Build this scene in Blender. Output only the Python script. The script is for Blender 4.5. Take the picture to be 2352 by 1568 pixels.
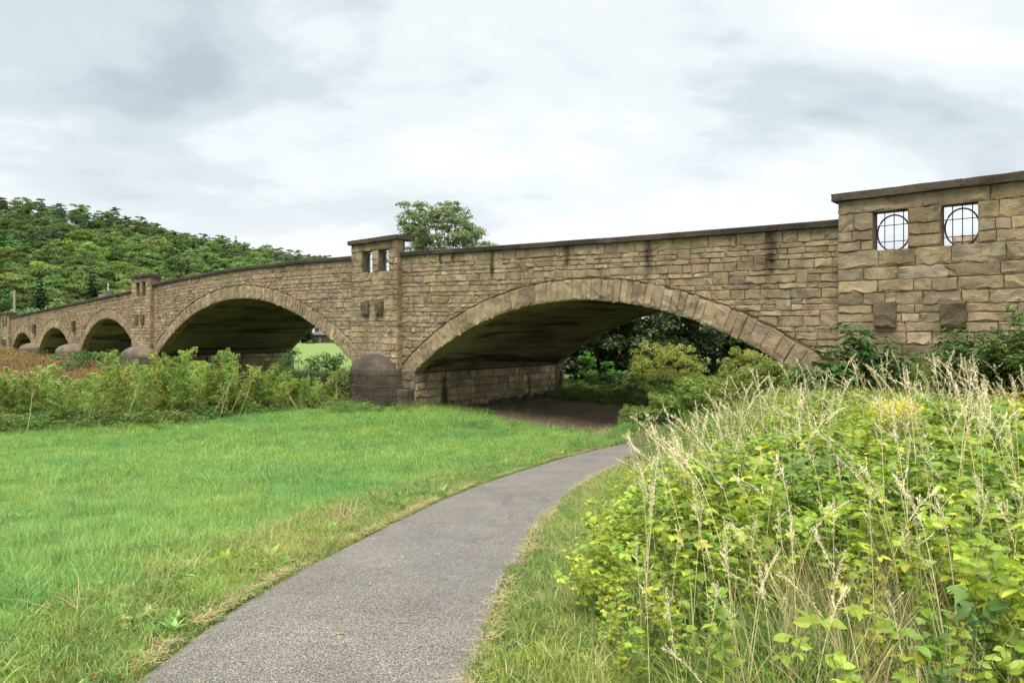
import bpy, math, random
import numpy as np
from mathutils import Vector, Euler

for o in list(bpy.data.objects):
    bpy.data.objects.remove(o)
R = math.radians
sc = bpy.context.scene
col = sc.collection

# ------------------------------------------------------------------ camera, sky, sun, exposure
EYE = 3.6
FPX, CX, HY = 1600.0, 1176.0, 755.0            # focal length, centre and horizon, in pixels of a 2352 px wide picture
cam_d = bpy.data.cameras.new('camera')
cam = bpy.data.objects.new('camera', cam_d)
col.objects.link(cam)
cam.location = (0, 0, EYE)
cam.rotation_euler = (R(90), 0, 0)
cam_d.sensor_width = 36
cam_d.lens = 36 * FPX / 2352
cam_d.shift_y = -29 / 2352
cam_d.clip_start = 0.05
cam_d.clip_end = 6000
sc.camera = cam

SUN_EL, SUN_AZ = R(70), R(-165)                # azimuth clockwise from +Y: behind and to the left of the camera
world = bpy.data.worlds.new('World')
sc.world = world
world.use_nodes = True


def nd(nt, typ, **kw):
    n = nt.nodes.new(typ)
    for k, v in kw.items():
        if k == 'ins':
            for kk, vv in v.items():
                n.inputs[kk].default_value = vv
        else:
            setattr(n, k, v)
    return n


def build_world():
    nt = world.node_tree
    nt.nodes.clear()
    L = nt.links.new
    out = nd(nt, 'ShaderNodeOutputWorld')
    bg = nd(nt, 'ShaderNodeBackground')
    bg.inputs['Strength'].default_value = 0.1
    L(bg.outputs[0], out.inputs[0])
    sky = nd(nt, 'ShaderNodeTexSky', sky_type='NISHITA', sun_disc=False)
    sky.sun_elevation = SUN_EL
    sky.sun_rotation = SUN_AZ
    tc = nd(nt, 'ShaderNodeTexCoord')
    sep = nd(nt, 'ShaderNodeSeparateXYZ')
    L(tc.outputs['Generated'], sep.inputs[0])
    mx = nd(nt, 'ShaderNodeMath', operation='MAXIMUM')
    L(sep.outputs['Z'], mx.inputs[0]); mx.inputs[1].default_value = 0.0
    add = nd(nt, 'ShaderNodeMath', operation='ADD')
    L(mx.outputs[0], add.inputs[0]); add.inputs[1].default_value = 0.24
    com = nd(nt, 'ShaderNodeCombineXYZ')
    for ax in 'XY':
        dv = nd(nt, 'ShaderNodeMath', operation='DIVIDE')
        L(sep.outputs[ax], dv.inputs[0]); L(add.outputs[0], dv.inputs[1])
        L(dv.outputs[0], com.inputs[ax])
    mp = nd(nt, 'ShaderNodeMapping')
    mp.inputs['Location'].default_value = (2.3, 0.55, 0.0)
    mp.inputs['Rotation'].default_value = (0, 0, R(24))
    mp.inputs['Scale'].default_value = (0.85, 1.05, 1)
    L(com.outputs[0], mp.inputs[0])

    def noise(scale, detail, rough, dist, vec=mp):
        n = nd(nt, 'ShaderNodeTexNoise')
        n.inputs['Scale'].default_value = scale
        n.inputs['Detail'].default_value = detail
        n.inputs['Roughness'].default_value = rough
        n.inputs['Distortion'].default_value = dist
        L(vec.outputs[0], n.inputs['Vector'])
        return n
    n1 = noise(0.95, 5, 0.52, 0.5)
    n2 = noise(3.0, 5, 0.55, 0.0)
    m = nd(nt, 'ShaderNodeMath', operation='MULTIPLY_ADD')
    L(n2.outputs['Fac'], m.inputs[0]); m.inputs[1].default_value = 0.36
    L(n1.outputs['Fac'], m.inputs[2])
    rmp = nd(nt, 'ShaderNodeValToRGB')
    L(m.outputs[0], rmp.inputs[0])
    cr = rmp.color_ramp
    cr.interpolation = 'EASE'
    cr.elements[0].position = 0.47; cr.elements[0].color = (0.455, 0.515, 0.55, 1)
    cr.elements[1].position = 0.83; cr.elements[1].color = (0.92, 0.94, 0.935, 1)
    e = cr.elements.new(0.60); e.color = (0.60, 0.665, 0.69, 1)
    e = cr.elements.new(0.70); e.color = (0.77, 0.82, 0.825, 1)
    # near the horizon the cloud layer is seen edge on and merges into one pale veil
    hz = nd(nt, 'ShaderNodeMapRange', interpolation_type='SMOOTHSTEP')
    L(sep.outputs['Z'], hz.inputs['Value'])
    hz.inputs['From Min'].default_value = 0.05; hz.inputs['From Max'].default_value = 0.30
    hz.inputs['To Min'].default_value = 0.6; hz.inputs['To Max'].default_value = 0.0
    veil = nd(nt, 'ShaderNodeMix', data_type='RGBA')
    L(hz.outputs[0], veil.inputs['Factor'])
    L(rmp.outputs[0], veil.inputs[6]); veil.inputs[7].default_value = (0.86, 0.87, 0.875, 1)
    sc_ = nd(nt, 'ShaderNodeVectorMath', operation='SCALE')
    L(veil.outputs[2], sc_.inputs[0]); sc_.inputs['Scale'].default_value = SKY_K
    mix = nd(nt, 'ShaderNodeMix', data_type='RGBA')
    mix.inputs['Factor'].default_value = 0.97
    L(sky.outputs[0], mix.inputs[6]); L(sc_.outputs[0], mix.inputs[7])
    L(mix.outputs[2], bg.inputs['Color'])


EXPOSURE = 2.25
SKY_K = 10.0 / 2 ** EXPOSURE * 1.15
build_world()
sun_d = bpy.data.lights.new('sun', 'SUN')
sun_d.energy = 1.5
sun_d.angle = R(50)
sun_d.color = (1.0, 0.96, 0.9)
sun = bpy.data.objects.new('sun', sun_d)
col.objects.link(sun)
_s = Vector((math.sin(SUN_AZ) * math.cos(SUN_EL), math.cos(SUN_AZ) * math.cos(SUN_EL), math.sin(SUN_EL)))
sun.rotation_euler = (-_s).to_track_quat('-Z', 'Y').to_euler()
sun.location = _s * 60
vs = sc.view_settings
vs.view_transform = 'Standard'; vs.look = 'None'; vs.gamma = 1.0
vs.exposure = EXPOSURE
vs.use_curve_mapping = False
sc.render.engine = 'CYCLES'
sc.cycles.max_bounces = 3
sc.cycles.diffuse_bounces = 2
sc.cycles.glossy_bounces = 1
sc.cycles.transmission_bounces = 2
sc.cycles.transparent_max_bounces = 2
sc.cycles.use_adaptive_sampling = True
sc.cycles.adaptive_threshold = 0.03
sc.cycles.blur_glossy = 1.0
sc.cycles.caustics_reflective = False
sc.cycles.caustics_refractive = False
sc.cycles.use_denoising = True

# ------------------------------------------------------------------ geometry helpers
rng = np.random.default_rng(7)
A = np.array


class G:
    """triangle soup: vertices, triangles, one colour (or tint in the red channel) per vertex"""
    def __init__(s):
        s.v, s.t, s.c, s.n = [], [], [], 0

    def add(s, V, T, c=None):
        V = np.asarray(V, float).reshape(-1, 3); T = np.asarray(T, int).reshape(-1, 3)
        s.v.append(V); s.t.append(T + s.n); s.n += len(V)
        if c is None: c = (1, 1, 1)
        c = np.asarray(c, float)
        if c.ndim == 0: c = np.full(3, float(c))
        if c.ndim == 1 and len(c) == 3 and len(V) != 3: c = np.tile(c, (len(V), 1))
        elif c.ndim == 1: c = np.tile(c, (len(V), 1)) if len(c) == 3 else np.repeat(c[:, None], 3, 1)
        s.c.append(c)
        return s

    def box(s, x0, x1, y0, y1, z0, z1, c=None):
        V = [(x, y, z) for z in (z0, z1) for y in (y0, y1) for x in (x0, x1)]
        return s.add(V, BOX_T, c)

    def quadstrip(s, Aa, Bb, c=None):
        """strip between two equally long polylines"""
        n = len(Aa)
        V = np.concatenate([Aa, Bb])
        i = np.arange(n - 1)
        T = np.concatenate([np.c_[i, i + 1, i + n], np.c_[i + 1, i + n + 1, i + n]])
        return s.add(V, T, c)

    def tube(s, P, r, k=6, c=None, cap=True):
        P = np.asarray(P, float); n = len(P)
        r = np.broadcast_to(np.asarray(r, float), (n,))
        d = np.gradient(P, axis=0); d /= np.linalg.norm(d, axis=1)[:, None] + 1e-9
        up = np.tile((0.0, 0, 1), (n, 1)); up[np.abs(d[:, 2]) > .9] = (1, 0, 0)
        a = np.cross(d, up); a /= np.linalg.norm(a, axis=1)[:, None] + 1e-9
        b = np.cross(d, a)
        th = np.arange(k) * 2 * np.pi / k
        V = (P[:, None] + r[:, None, None] * (np.cos(th)[None, :, None] * a[:, None] + np.sin(th)[None, :, None] * b[:, None])).reshape(-1, 3)
        T = []
        for i in range(n - 1):
            for j in range(k):
                p, q = i * k + j, i * k + (j + 1) % k
                T += [(p, q, p + k), (q, q + k, p + k)]
        if cap:
            m = len(V)
            V = np.concatenate([V, P[-1:]])
            T += [((n - 1) * k + j, (n - 1) * k + (j + 1) % k, m) for j in range(k)]
        return s.add(V, T, c)

    def place(s, tv, tt, M, P, c=None):
        """copies of a template under matrices M (n,3,3) and offsets P (n,3)"""
        n, k = len(P), len(tv)
        V = np.einsum('nij,kj->nki', M, tv) + P[:, None]
        T = tt[None] + (np.arange(n) * k)[:, None, None]
        if c is not None:
            c = np.asarray(c, float)
            if c.ndim == 1: c = np.repeat(c[:, None], 3, 1)
            c = np.repeat(c, k, 0)
        return s.add(V.reshape(-1, 3), T.reshape(-1, 3), c)

    def mesh(s, name, smooth=False):
        V = np.concatenate(s.v); T = np.concatenate(s.t); C = np.concatenate(s.c)
        me = bpy.data.meshes.new(name)
        me.vertices.add(len(V)); me.loops.add(len(T) * 3); me.polygons.add(len(T))
        me.vertices.foreach_set('co', V.ravel())
        me.loops.foreach_set('vertex_index', T.ravel().astype(np.int32))
        me.polygons.foreach_set('loop_start', np.arange(len(T), dtype=np.int32) * 3)
        if smooth:
            me.polygons.foreach_set('use_smooth', np.ones(len(T), bool))
        else:
            me.polygons.foreach_set('use_smooth', np.zeros(len(T), bool))
        at = me.attributes.new('col', 'FLOAT_COLOR', 'POINT')
        at.data.foreach_set('color', np.c_[C, np.ones(len(C))].ravel())
        me.update(calc_edges=True)
        return me


BOX_T = [(0, 2, 1), (1, 2, 3), (4, 5, 6), (5, 7, 6), (0, 1, 4), (1, 5, 4), (2, 6, 3), (3, 6, 7), (0, 4, 2), (2, 4, 6), (1, 3, 5), (3, 7, 5)]


def obj(name, g, mat, parent=None, smooth=False, kind=None, label=None, cat=None, group=None):
    me = g.mesh(name, smooth) if isinstance(g, G) else g
    if mat and not me.materials: me.materials.append(mat)
    o = bpy.data.objects.new(name, me)
    col.objects.link(o)
    if parent: o.parent = parent
    tag(o, label, cat, group, kind)
    return o


def tag(o, label=None, cat=None, group=None, kind=None):
    for k, v in (('label', label), ('category', cat), ('group', group), ('kind', kind)):
        if v: o[k] = v
    return o


def empty(name, loc, rz=0, label=None, cat=None, group=None):
    o = bpy.data.objects.new(name, None)
    o.empty_display_size = .2
    col.objects.link(o)
    o.location = loc; o.rotation_euler = (0, 0, rz)
    return tag(o, label, cat, group)


def copy_tree(o, parent=None):
    c = o.copy(); col.objects.link(c)
    if parent: c.parent = parent
    for ch in [x for x in o.children]:
        copy_tree(ch, c)
    return c


def px(x, y, v):
    return A([(x - CX) / FPX * v, v, EYE - (y - HY) / FPX * v])


def basis(d, n):
    """matrices whose columns are side, along d, normal n (n,3 each)"""
    d = d / (np.linalg.norm(d, axis=1)[:, None] + 1e-9)
    s_ = np.cross(d, n); s_ /= np.linalg.norm(s_, axis=1)[:, None] + 1e-9
    n2 = np.cross(s_, d)
    return np.stack([s_, d, n2], axis=2)


def unit(a):
    return a / (np.linalg.norm(a, axis=-1, keepdims=True) + 1e-9)


def vnoise(x, y, seed=0, oct=3):
    """cheap smooth pseudo noise, about -1..1"""
    r = np.random.default_rng(seed); out = 0; amp = 1; tot = 0
    x = np.asarray(x, float); y = np.asarray(y, float)
    f = 1.0
    for _ in range(oct):
        for _k in range(3):
            a, b, p = r.uniform(0, 6.28), r.uniform(.7, 1.4), r.uniform(0, 6.28)
            out = out + amp * np.sin(f * b * (x * np.cos(a) + y * np.sin(a)) + p); tot += amp * .6
        f *= 2.1; amp *= .55
    return out / tot


# ------------------------------------------------------------------ materials
def new_mat(name):
    m = bpy.data.materials.new(name)
    m.use_nodes = True
    nt = m.node_tree
    nt.nodes.clear()
    out = nd(nt, 'ShaderNodeOutputMaterial')
    b = nd(nt, 'ShaderNodeBsdfPrincipled')
    nt.links.new(b.outputs[0], out.inputs[0])
    b.inputs['Roughness'].default_value = .9
    b.inputs['Specular IOR Level'].default_value = .25
    return m, nt, b, out


def tex(nt, scale, detail=5, rough=.55, dist=0, coord='Object', sc3=None):
    tc = nd(nt, 'ShaderNodeTexCoord')
    n = nd(nt, 'ShaderNodeTexNoise')
    src = tc.outputs[coord] if coord != 'Position' else nd(nt, 'ShaderNodeNewGeometry').outputs['Position']
    if sc3:
        mp = nd(nt, 'ShaderNodeMapping'); mp.inputs['Scale'].default_value = sc3
        nt.links.new(src, mp.inputs[0]); src = mp.outputs[0]
    nt.links.new(src, n.inputs['Vector'])
    n.inputs['Scale'].default_value = scale; n.inputs['Detail'].default_value = detail
    n.inputs['Roughness'].default_value = rough; n.inputs['Distortion'].default_value = dist
    return n


def ramp(nt, sock, stops, interp='LINEAR'):
    r = nd(nt, 'ShaderNodeValToRGB'); cr = r.color_ramp; cr.interpolation = interp
    while len(cr.elements) > 1: cr.elements.remove(cr.elements[-1])
    for i, (p, c) in enumerate(stops):
        e = cr.elements[0] if i == 0 else cr.elements.new(p)
        e.position = p
        e.color = (c, c, c, 1) if not hasattr(c, '__len__') else (*c, 1)
    nt.links.new(sock, r.inputs[0])
    return r


def mul(nt, a, b, fac=1.0, typ='MULTIPLY'):
    m = nd(nt, 'ShaderNodeMix', data_type='RGBA', blend_type=typ)
    for i, s in ((6, a), (7, b)):
        if hasattr(s, 'links'): nt.links.new(s, m.inputs[i])
        else: m.inputs[i].default_value = (*s, 1)
    if hasattr(fac, 'links'): nt.links.new(fac, m.inputs['Factor'])
    else: m.inputs['Factor'].default_value = fac
    return m.outputs[2]


def bump(nt, b, socks, dist=.02):
    prev = None
    for sock, st, ds in socks:
        bp = nd(nt, 'ShaderNodeBump')
        bp.inputs['Strength'].default_value = st; bp.inputs['Distance'].default_value = ds
        nt.links.new(sock, bp.inputs['Height'])
        if prev: nt.links.new(prev.outputs[0], bp.inputs['Normal'])
        prev = bp
    nt.links.new(prev.outputs[0], b.inputs['Normal'])


def col_attr(nt):
    a = nd(nt, 'ShaderNodeAttribute'); a.attribute_name = 'col'
    return a.outputs['Color']


# dark streaks where water runs off the coping, in the bridge's own coordinates: x, half width, top z, length
STREAKS = [(-19.0, .12, 6.75, 1.5), (-15.3, .16, 6.65, 1.1), (-11.95, .15, 6.6, 1.7), (-7.9, .17, 6.45, 1.6), (-22.0, .1, 6.8, .7), (-21.2, .08, 6.8, .5)]


def stone_mat(name, streaks=False, dark=1.0, layers=True):
    m, nt, b, out = new_mat(name)
    L = nt.links.new
    c = col_attr(nt)
    n1 = tex(nt, 2.6, 6, .62)
    n2 = tex(nt, 22, 5, .65, sc3=(1, 1, 2.2))
    n3 = tex(nt, .55, 4, .6)
    c = mul(nt, c, ramp(nt, n1.outputs['Fac'], [(.28, .55), (.5, .98), (.72, 1.28)]).outputs[0])
    c = mul(nt, c, ramp(nt, n2.outputs['Fac'], [(.25, .66), (.5, 1.0), (.75, 1.26)]).outputs[0])
    c = mul(nt, c, ramp(nt, n3.outputs['Fac'], [(.32, (.72, .70, .68)), (.55, (1, 1, 1)), (.7, (1.12, 1.08, .98))]).outputs[0])
    n4 = tex(nt, 1.1, 8, .72, .6)
    c = mul(nt, c, (.35, .31, .26), ramp(nt, n4.outputs['Fac'], [(.57, 0.0), (.72, .55)]).outputs[0])
    n7 = tex(nt, 1.1, 5, .62, .2, sc3=(1.5, 1.5, .16))
    c = mul(nt, c, (.50, .46, .42), ramp(nt, n7.outputs['Fac'], [(.55, 0.0), (.68, .42)]).outputs[0])
    n8 = tex(nt, .9, 6, .7, .4)
    c = mul(nt, c, (.46, .41, .30), ramp(nt, n8.outputs['Fac'], [(.64, 0.0), (.74, .35)]).outputs[0], 'MIX')
    n5 = tex(nt, 60, 3, .7)
    c = mul(nt, c, ramp(nt, n5.outputs['Fac'], [(.3, .8), (.7, 1.16)]).outputs[0])
    if streaks:
        tc = nd(nt, 'ShaderNodeTexCoord')
        sp = nd(nt, 'ShaderNodeSeparateXYZ'); L(tc.outputs['Object'], sp.inputs[0])
        wob = tex(nt, 3.0, 4, .6)
        acc = None
        for (x0, w, zt, ln) in STREAKS:
            a = nd(nt, 'ShaderNodeMath', operation='SUBTRACT'); L(sp.outputs['X'], a.inputs[0]); a.inputs[1].default_value = x0
            w2 = nd(nt, 'ShaderNodeMath', operation='MULTIPLY_ADD'); L(wob.outputs['Fac'], w2.inputs[0]); w2.inputs[1].default_value = .35; w2.inputs[2].default_value = -.175
            a2 = nd(nt, 'ShaderNodeMath', operation='ADD'); L(a.outputs[0], a2.inputs[0]); L(w2.outputs[0], a2.inputs[1])
            q = nd(nt, 'ShaderNodeMath', operation='ABSOLUTE'); L(a2.outputs[0], q.inputs[0])
            f = nd(nt, 'ShaderNodeMapRange', interpolation_type='SMOOTHSTEP'); L(q.outputs[0], f.inputs['Value'])
            f.inputs['From Min'].default_value = 0; f.inputs['From Max'].default_value = w * 1.7
            f.inputs['To Min'].default_value = 1; f.inputs['To Max'].default_value = 0
            g = nd(nt, 'ShaderNodeMapRange', interpolation_type='SMOOTHSTEP'); L(sp.outputs['Z'], g.inputs['Value'])
            g.inputs['From Min'].default_value = zt - ln; g.inputs['From Max'].default_value = zt - ln * .55
            p = nd(nt, 'ShaderNodeMath', operation='MULTIPLY'); L(f.outputs[0], p.inputs[0]); L(g.outputs[0], p.inputs[1])
            if acc is None: acc = p
            else:
                s2 = nd(nt, 'ShaderNodeMath', operation='MAXIMUM'); L(acc.outputs[0], s2.inputs[0]); L(p.outputs[0], s2.inputs[1]); acc = s2
        br = ramp(nt, n1.outputs['Fac'], [(.3, .35), (.6, 1.0)])
        fm = nd(nt, 'ShaderNodeMath', operation='MULTIPLY'); L(acc.outputs[0], fm.inputs[0]); L(br.outputs[0], fm.inputs[1])
        c = mul(nt, c, (.10, .09, .08), fm.outputs[0])
    if dark != 1.0: c = mul(nt, c, (dark, dark, dark))
    L(c, b.inputs['Base Color'])
    bump(nt, b, [(n1.outputs['Fac'], .55, .07), (n2.outputs['Fac'], .9, .03), (n5.outputs['Fac'], .5, .008)])
    return m


def leaf_mat(name, dark, light, trans=.4, objvar=.35, rough=.45, patch=None, hue=.03, tcol=1.25, spec=.35):
    """leaf colour between dark and light by each leaf's own tint; every plant varies a little"""
    m, nt, b, out = new_mat(name)
    L = nt.links.new
    c = col_attr(nt)
    c = mul(nt, dark, light, c, 'MIX') if False else None
    at = nd(nt, 'ShaderNodeAttribute'); at.attribute_name = 'col'
    mixc = nd(nt, 'ShaderNodeMix', data_type='RGBA')
    L(at.outputs['Fac'], mixc.inputs['Factor'])
    mixc.inputs[6].default_value = (*dark, 1); mixc.inputs[7].default_value = (*light, 1)
    c = mixc.outputs[2]
    oi = nd(nt, 'ShaderNodeObjectInfo')
    hs = nd(nt, 'ShaderNodeHueSaturation')
    h = nd(nt, 'ShaderNodeMath', operation='MULTIPLY_ADD'); L(oi.outputs['Random'], h.inputs[0]); h.inputs[1].default_value = hue * 2; h.inputs[2].default_value = .5 - hue
    L(h.outputs[0], hs.inputs['Hue'])
    mo = nd(nt, 'ShaderNodeMath', operation='FRACT')
    m7 = nd(nt, 'ShaderNodeMath', operation='MULTIPLY'); L(oi.outputs['Random'], m7.inputs[0]); m7.inputs[1].default_value = 7.31
    L(m7.outputs[0], mo.inputs[0])
    v = nd(nt, 'ShaderNodeMath', operation='MULTIPLY_ADD'); L(mo.outputs[0], v.inputs[0]); v.inputs[1].default_value = objvar * 2; v.inputs[2].default_value = 1 - objvar
    L(v.outputs[0], hs.inputs['Value'])
    L(c, hs.inputs['Color']); c = hs.outputs[0]
    if patch:
        for (scl, stops) in patch:
            n = tex(nt, scl, 4, .6, .4, 'Position')
            c = mul(nt, c, ramp(nt, n.outputs['Fac'], stops).outputs[0])
    L(c, b.inputs['Base Color'])
    b.inputs['Roughness'].default_value = rough
    b.inputs['Specular IOR Level'].default_value = spec
    tr = nd(nt, 'ShaderNodeBsdfTranslucent')
    L(mul(nt, c, (tcol, tcol * 1.02, tcol * .55)), tr.inputs['Color'])
    mx = nd(nt, 'ShaderNodeMixShader'); mx.inputs[0].default_value = trans
    L(b.outputs[0], mx.inputs[1]); L(tr.outputs[0], mx.inputs[2]); L(mx.outputs[0], out.inputs[0])
    return m


def plain_mat(name, c, rough=.8, var=.25, scale=6, spec=.25, metal=0, sc3=None, bumpd=.01):
    m, nt, b, out = new_mat(name)
    n = tex(nt, scale, 5, .6, sc3=sc3)
    cc = mul(nt, c, ramp(nt, n.outputs['Fac'], [(.3, 1 - var), (.7, 1 + var)]).outputs[0])
    nt.links.new(cc, b.inputs['Base Color'])
    b.inputs['Roughness'].default_value = rough; b.inputs['Specular IOR Level'].default_value = spec
    b.inputs['Metallic'].default_value = metal
    bump(nt, b, [(n.outputs['Fac'], .4, bumpd)])
    return m


M = {}
M['stone'] = stone_mat('sandstone', streaks=True)
M['mortar'] = plain_mat('mortar', (.235, .182, .108), .95, .3, 9)
M['iron'] = plain_mat('wrought_iron', (.035, .022, .022), .55, .3, 40, .4)
M['bark'] = plain_mat('bark', (.075, .06, .045), .95, .4, 14, sc3=(1, 1, .25))


def cope_mat():
    m, nt, b, out = new_mat('coping_sandstone')
    n1 = tex(nt, 1.3, 6, .6); n2 = tex(nt, 14, 6, .65); n3 = tex(nt, 50, 3, .7)
    c = mul(nt, col_attr(nt), ramp(nt, n1.outputs['Fac'], [(.3, .6), (.5, 1), (.7, 1.35)]).outputs[0])
    c = mul(nt, c, ramp(nt, n2.outputs['Fac'], [(.3, .7), (.7, 1.3)]).outputs[0])
    c = mul(nt, c, (.16, .155, .13), ramp(nt, n2.outputs['Fac'], [(.62, 0.0), (.7, .8)]).outputs[0], 'MIX')
    nt.links.new(c, b.inputs['Base Color'])
    bump(nt, b, [(n2.outputs['Fac'], .5, .02), (n3.outputs['Fac'], .4, .006)])
    return m


M['cope'] = cope_mat()


def vault_mat():
    m, nt, b, out = new_mat('vault_concrete')
    L = nt.links.new
    n1 = tex(nt, .35, 6, .6, .5); n2 = tex(nt, 2.2, 6, .65, sc3=(1, .5, 3)); n3 = tex(nt, 8, 6, .7, sc3=(1, .35, 1)); n4 = tex(nt, .5, 5, .6, 1.2, sc3=(1.6, .22, 1.6))
    c = ramp(nt, n2.outputs['Fac'], [(.3, (.165, .132, .094)), (.55, (.235, .19, .137)), (.75, (.30, .245, .18))]).outputs[0]
    c = mul(nt, c, ramp(nt, n1.outputs['Fac'], [(.3, .55), (.6, 1.15)]).outputs[0])
    c = mul(nt, c, (.16, .15, .13), ramp(nt, n4.outputs['Fac'], [(.50, 0.0), (.60, .92)]).outputs[0])
    n6 = tex(nt, 1.0, 2, .5, 0, sc3=(7, .05, 7))
    c = mul(nt, c, ramp(nt, n6.outputs['Fac'], [(.35, .72), (.5, 1.0), (.65, 1.2)]).outputs[0])
    n5 = tex(nt, 1.0, 7, .75, 1.0, sc3=(.5, .6, 2.4))
    c = mul(nt, c, (.38, .36, .31), ramp(nt, n5.outputs['Fac'], [(.62, 0.0), (.72, .8)]).outputs[0], 'MIX')
    L(c, b.inputs['Base Color'])
    bump(nt, b, [(n3.outputs['Fac'], .35, .02), (n2.outputs['Fac'], .3, .04), (n6.outputs['Fac'], .3, .02)])
    return m


M['vault'] = vault_mat()


def pier_mat():
    m, nt, b, out = new_mat('pier_stone')
    L = nt.links.new
    c = col_attr(nt)
    n1 = tex(nt, 2.4, 6, .62); n2 = tex(nt, 20, 5, .65); n3 = tex(nt, 1.5, 6, .7, .4, sc3=(1, 1, .22)); n4 = tex(nt, .9, 5, .65, .3, sc3=(1, 1, .16))
    c = mul(nt, c, ramp(nt, n1.outputs['Fac'], [(.28, .55), (.5, 1), (.72, 1.3)]).outputs[0])
    c = mul(nt, c, ramp(nt, n2.outputs['Fac'], [(.25, .7), (.75, 1.25)]).outputs[0])
    c = mul(nt, c, (.42, .40, .36), ramp(nt, n3.outputs['Fac'], [(.57, 0.0), (.68, .6)]).outputs[0], 'MIX')
    c = mul(nt, c, (.16, .145, .125), ramp(nt, n4.outputs['Fac'], [(.57, 0.0), (.62, .92)]).outputs[0])
    L(c, b.inputs['Base Color'])
    bump(nt, b, [(n1.outputs['Fac'], .5, .05), (n2.outputs['Fac'], .5, .02)])
    return m


M['pier'] = pier_mat()


# ------------------------------------------------------------------ terrain
TH = math.atan(1437 / 1600)
cT, sT = math.cos(TH), math.sin(TH)


def to_bridge(u, v):
    return u * cT - v * sT, u * sT + v * cT - 20.0


def from_bridge(bx, by):
    by = by + 20.0
    return bx * cT + by * sT, -bx * sT + by * cT


def sstep(x, a, b):
    t = np.clip((x - a) / (b - a), 0, 1)
    return t * t * (3 - 2 * t)


DV = [-30, 0, 4.2, 5.6, 9.2, 13.8, 17.3, 20, 25, 34, 60, 150, 220, 5000]
DD = [2.0, 2.1, 2.15, 2.22, 2.65, 3.1, 3.43, 3.57, 3.62, 3.62, 3.45, 3.1, 3.0, 3.0]
PV = [-3, 0, 4.2, 5.6, 7.3, 9.2, 11.4, 13.8, 15.6, 17.3, 19.0, 20.6, 22.0, 23.2, 24.4]
PL = [-2.25, -2.3, -2.3, -2.19, -2.02, -1.76, -1.3, -.71, -.1, .53, 1.35, 2.4, 3.75, 5.6, 8.2]   # left edge of the path
PR = [-.35, -.38, -.31, -.16, .03, .28, .72, 1.28, 1.85, 2.5, 3.35, 4.5, 6.0, 8.2, 11.5]          # right edge of the path
RX = [-2000, -300, 0, 100, 200, 300, 400, 500, 600, 700, 850, 1100, 1500, 2352, 4000]
RT = [.20, .198, .19, .186, .175, .159, .142, .131, .119, .107, .092, .06, .04, .03, .03]


def hill(u, v):
    x = u / np.maximum(v, 1) * FPX + CX
    t = np.interp(x, RX, RT)
    vr = 430 + 90 * sstep(x, 0, 700)
    top = t * vr - 15
    s = np.clip((v - 195) / (vr - 195), 0, 1)
    hh = (s ** 1.12) * (top + 3)
    back = np.clip((v - vr) / 400, 0, 1)
    return hh * (1 - .55 * back) * sstep(v, 195, 215)


def ground(u, v):
    u = np.asarray(u, float); v = np.asarray(v, float)
    d = np.interp(v, DV, DD)
    z = EYE - d
    w = u - np.interp(v, PV, PR)
    # rough bank right of the path
    lift = np.maximum(d - 2.1, 0.0) * sstep(w, .9, 5.5) + .28 * sstep(w, .7, 3.0)
    z = z + lift * (1 - sstep(v, 17, 22))
    # embankment rising against the abutment
    bx, by = to_bridge(u, v)
    g = np.interp(bx, [-16, -13.5, -11.5, -9, -6.2, -4, 2, 14, 30], [-3.6, -3.35, -2.9, -2.25, -1.55, -.95, -.5, .6, 1.0]) + EYE
    fall = np.where(by < 0, -by * .34, np.where(by > 11, (by - 11) * .12, 0))
    z = np.maximum(z, np.where(bx > -16, g - fall, -99))
    # bare hollow under the arch
    z = z - .22 * np.exp(-((bx + 15.5) / 4.5) ** 2 - ((by - 3.5) / 5) ** 2)
    z = z + .035 * vnoise(u * .9, v * .9, 3) * sstep(np.abs(u - np.interp(v, PV, (A(PL) + A(PR)) / 2)), 1.1, 2.5)
    z = z + hill(u, v)
    return z


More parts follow.
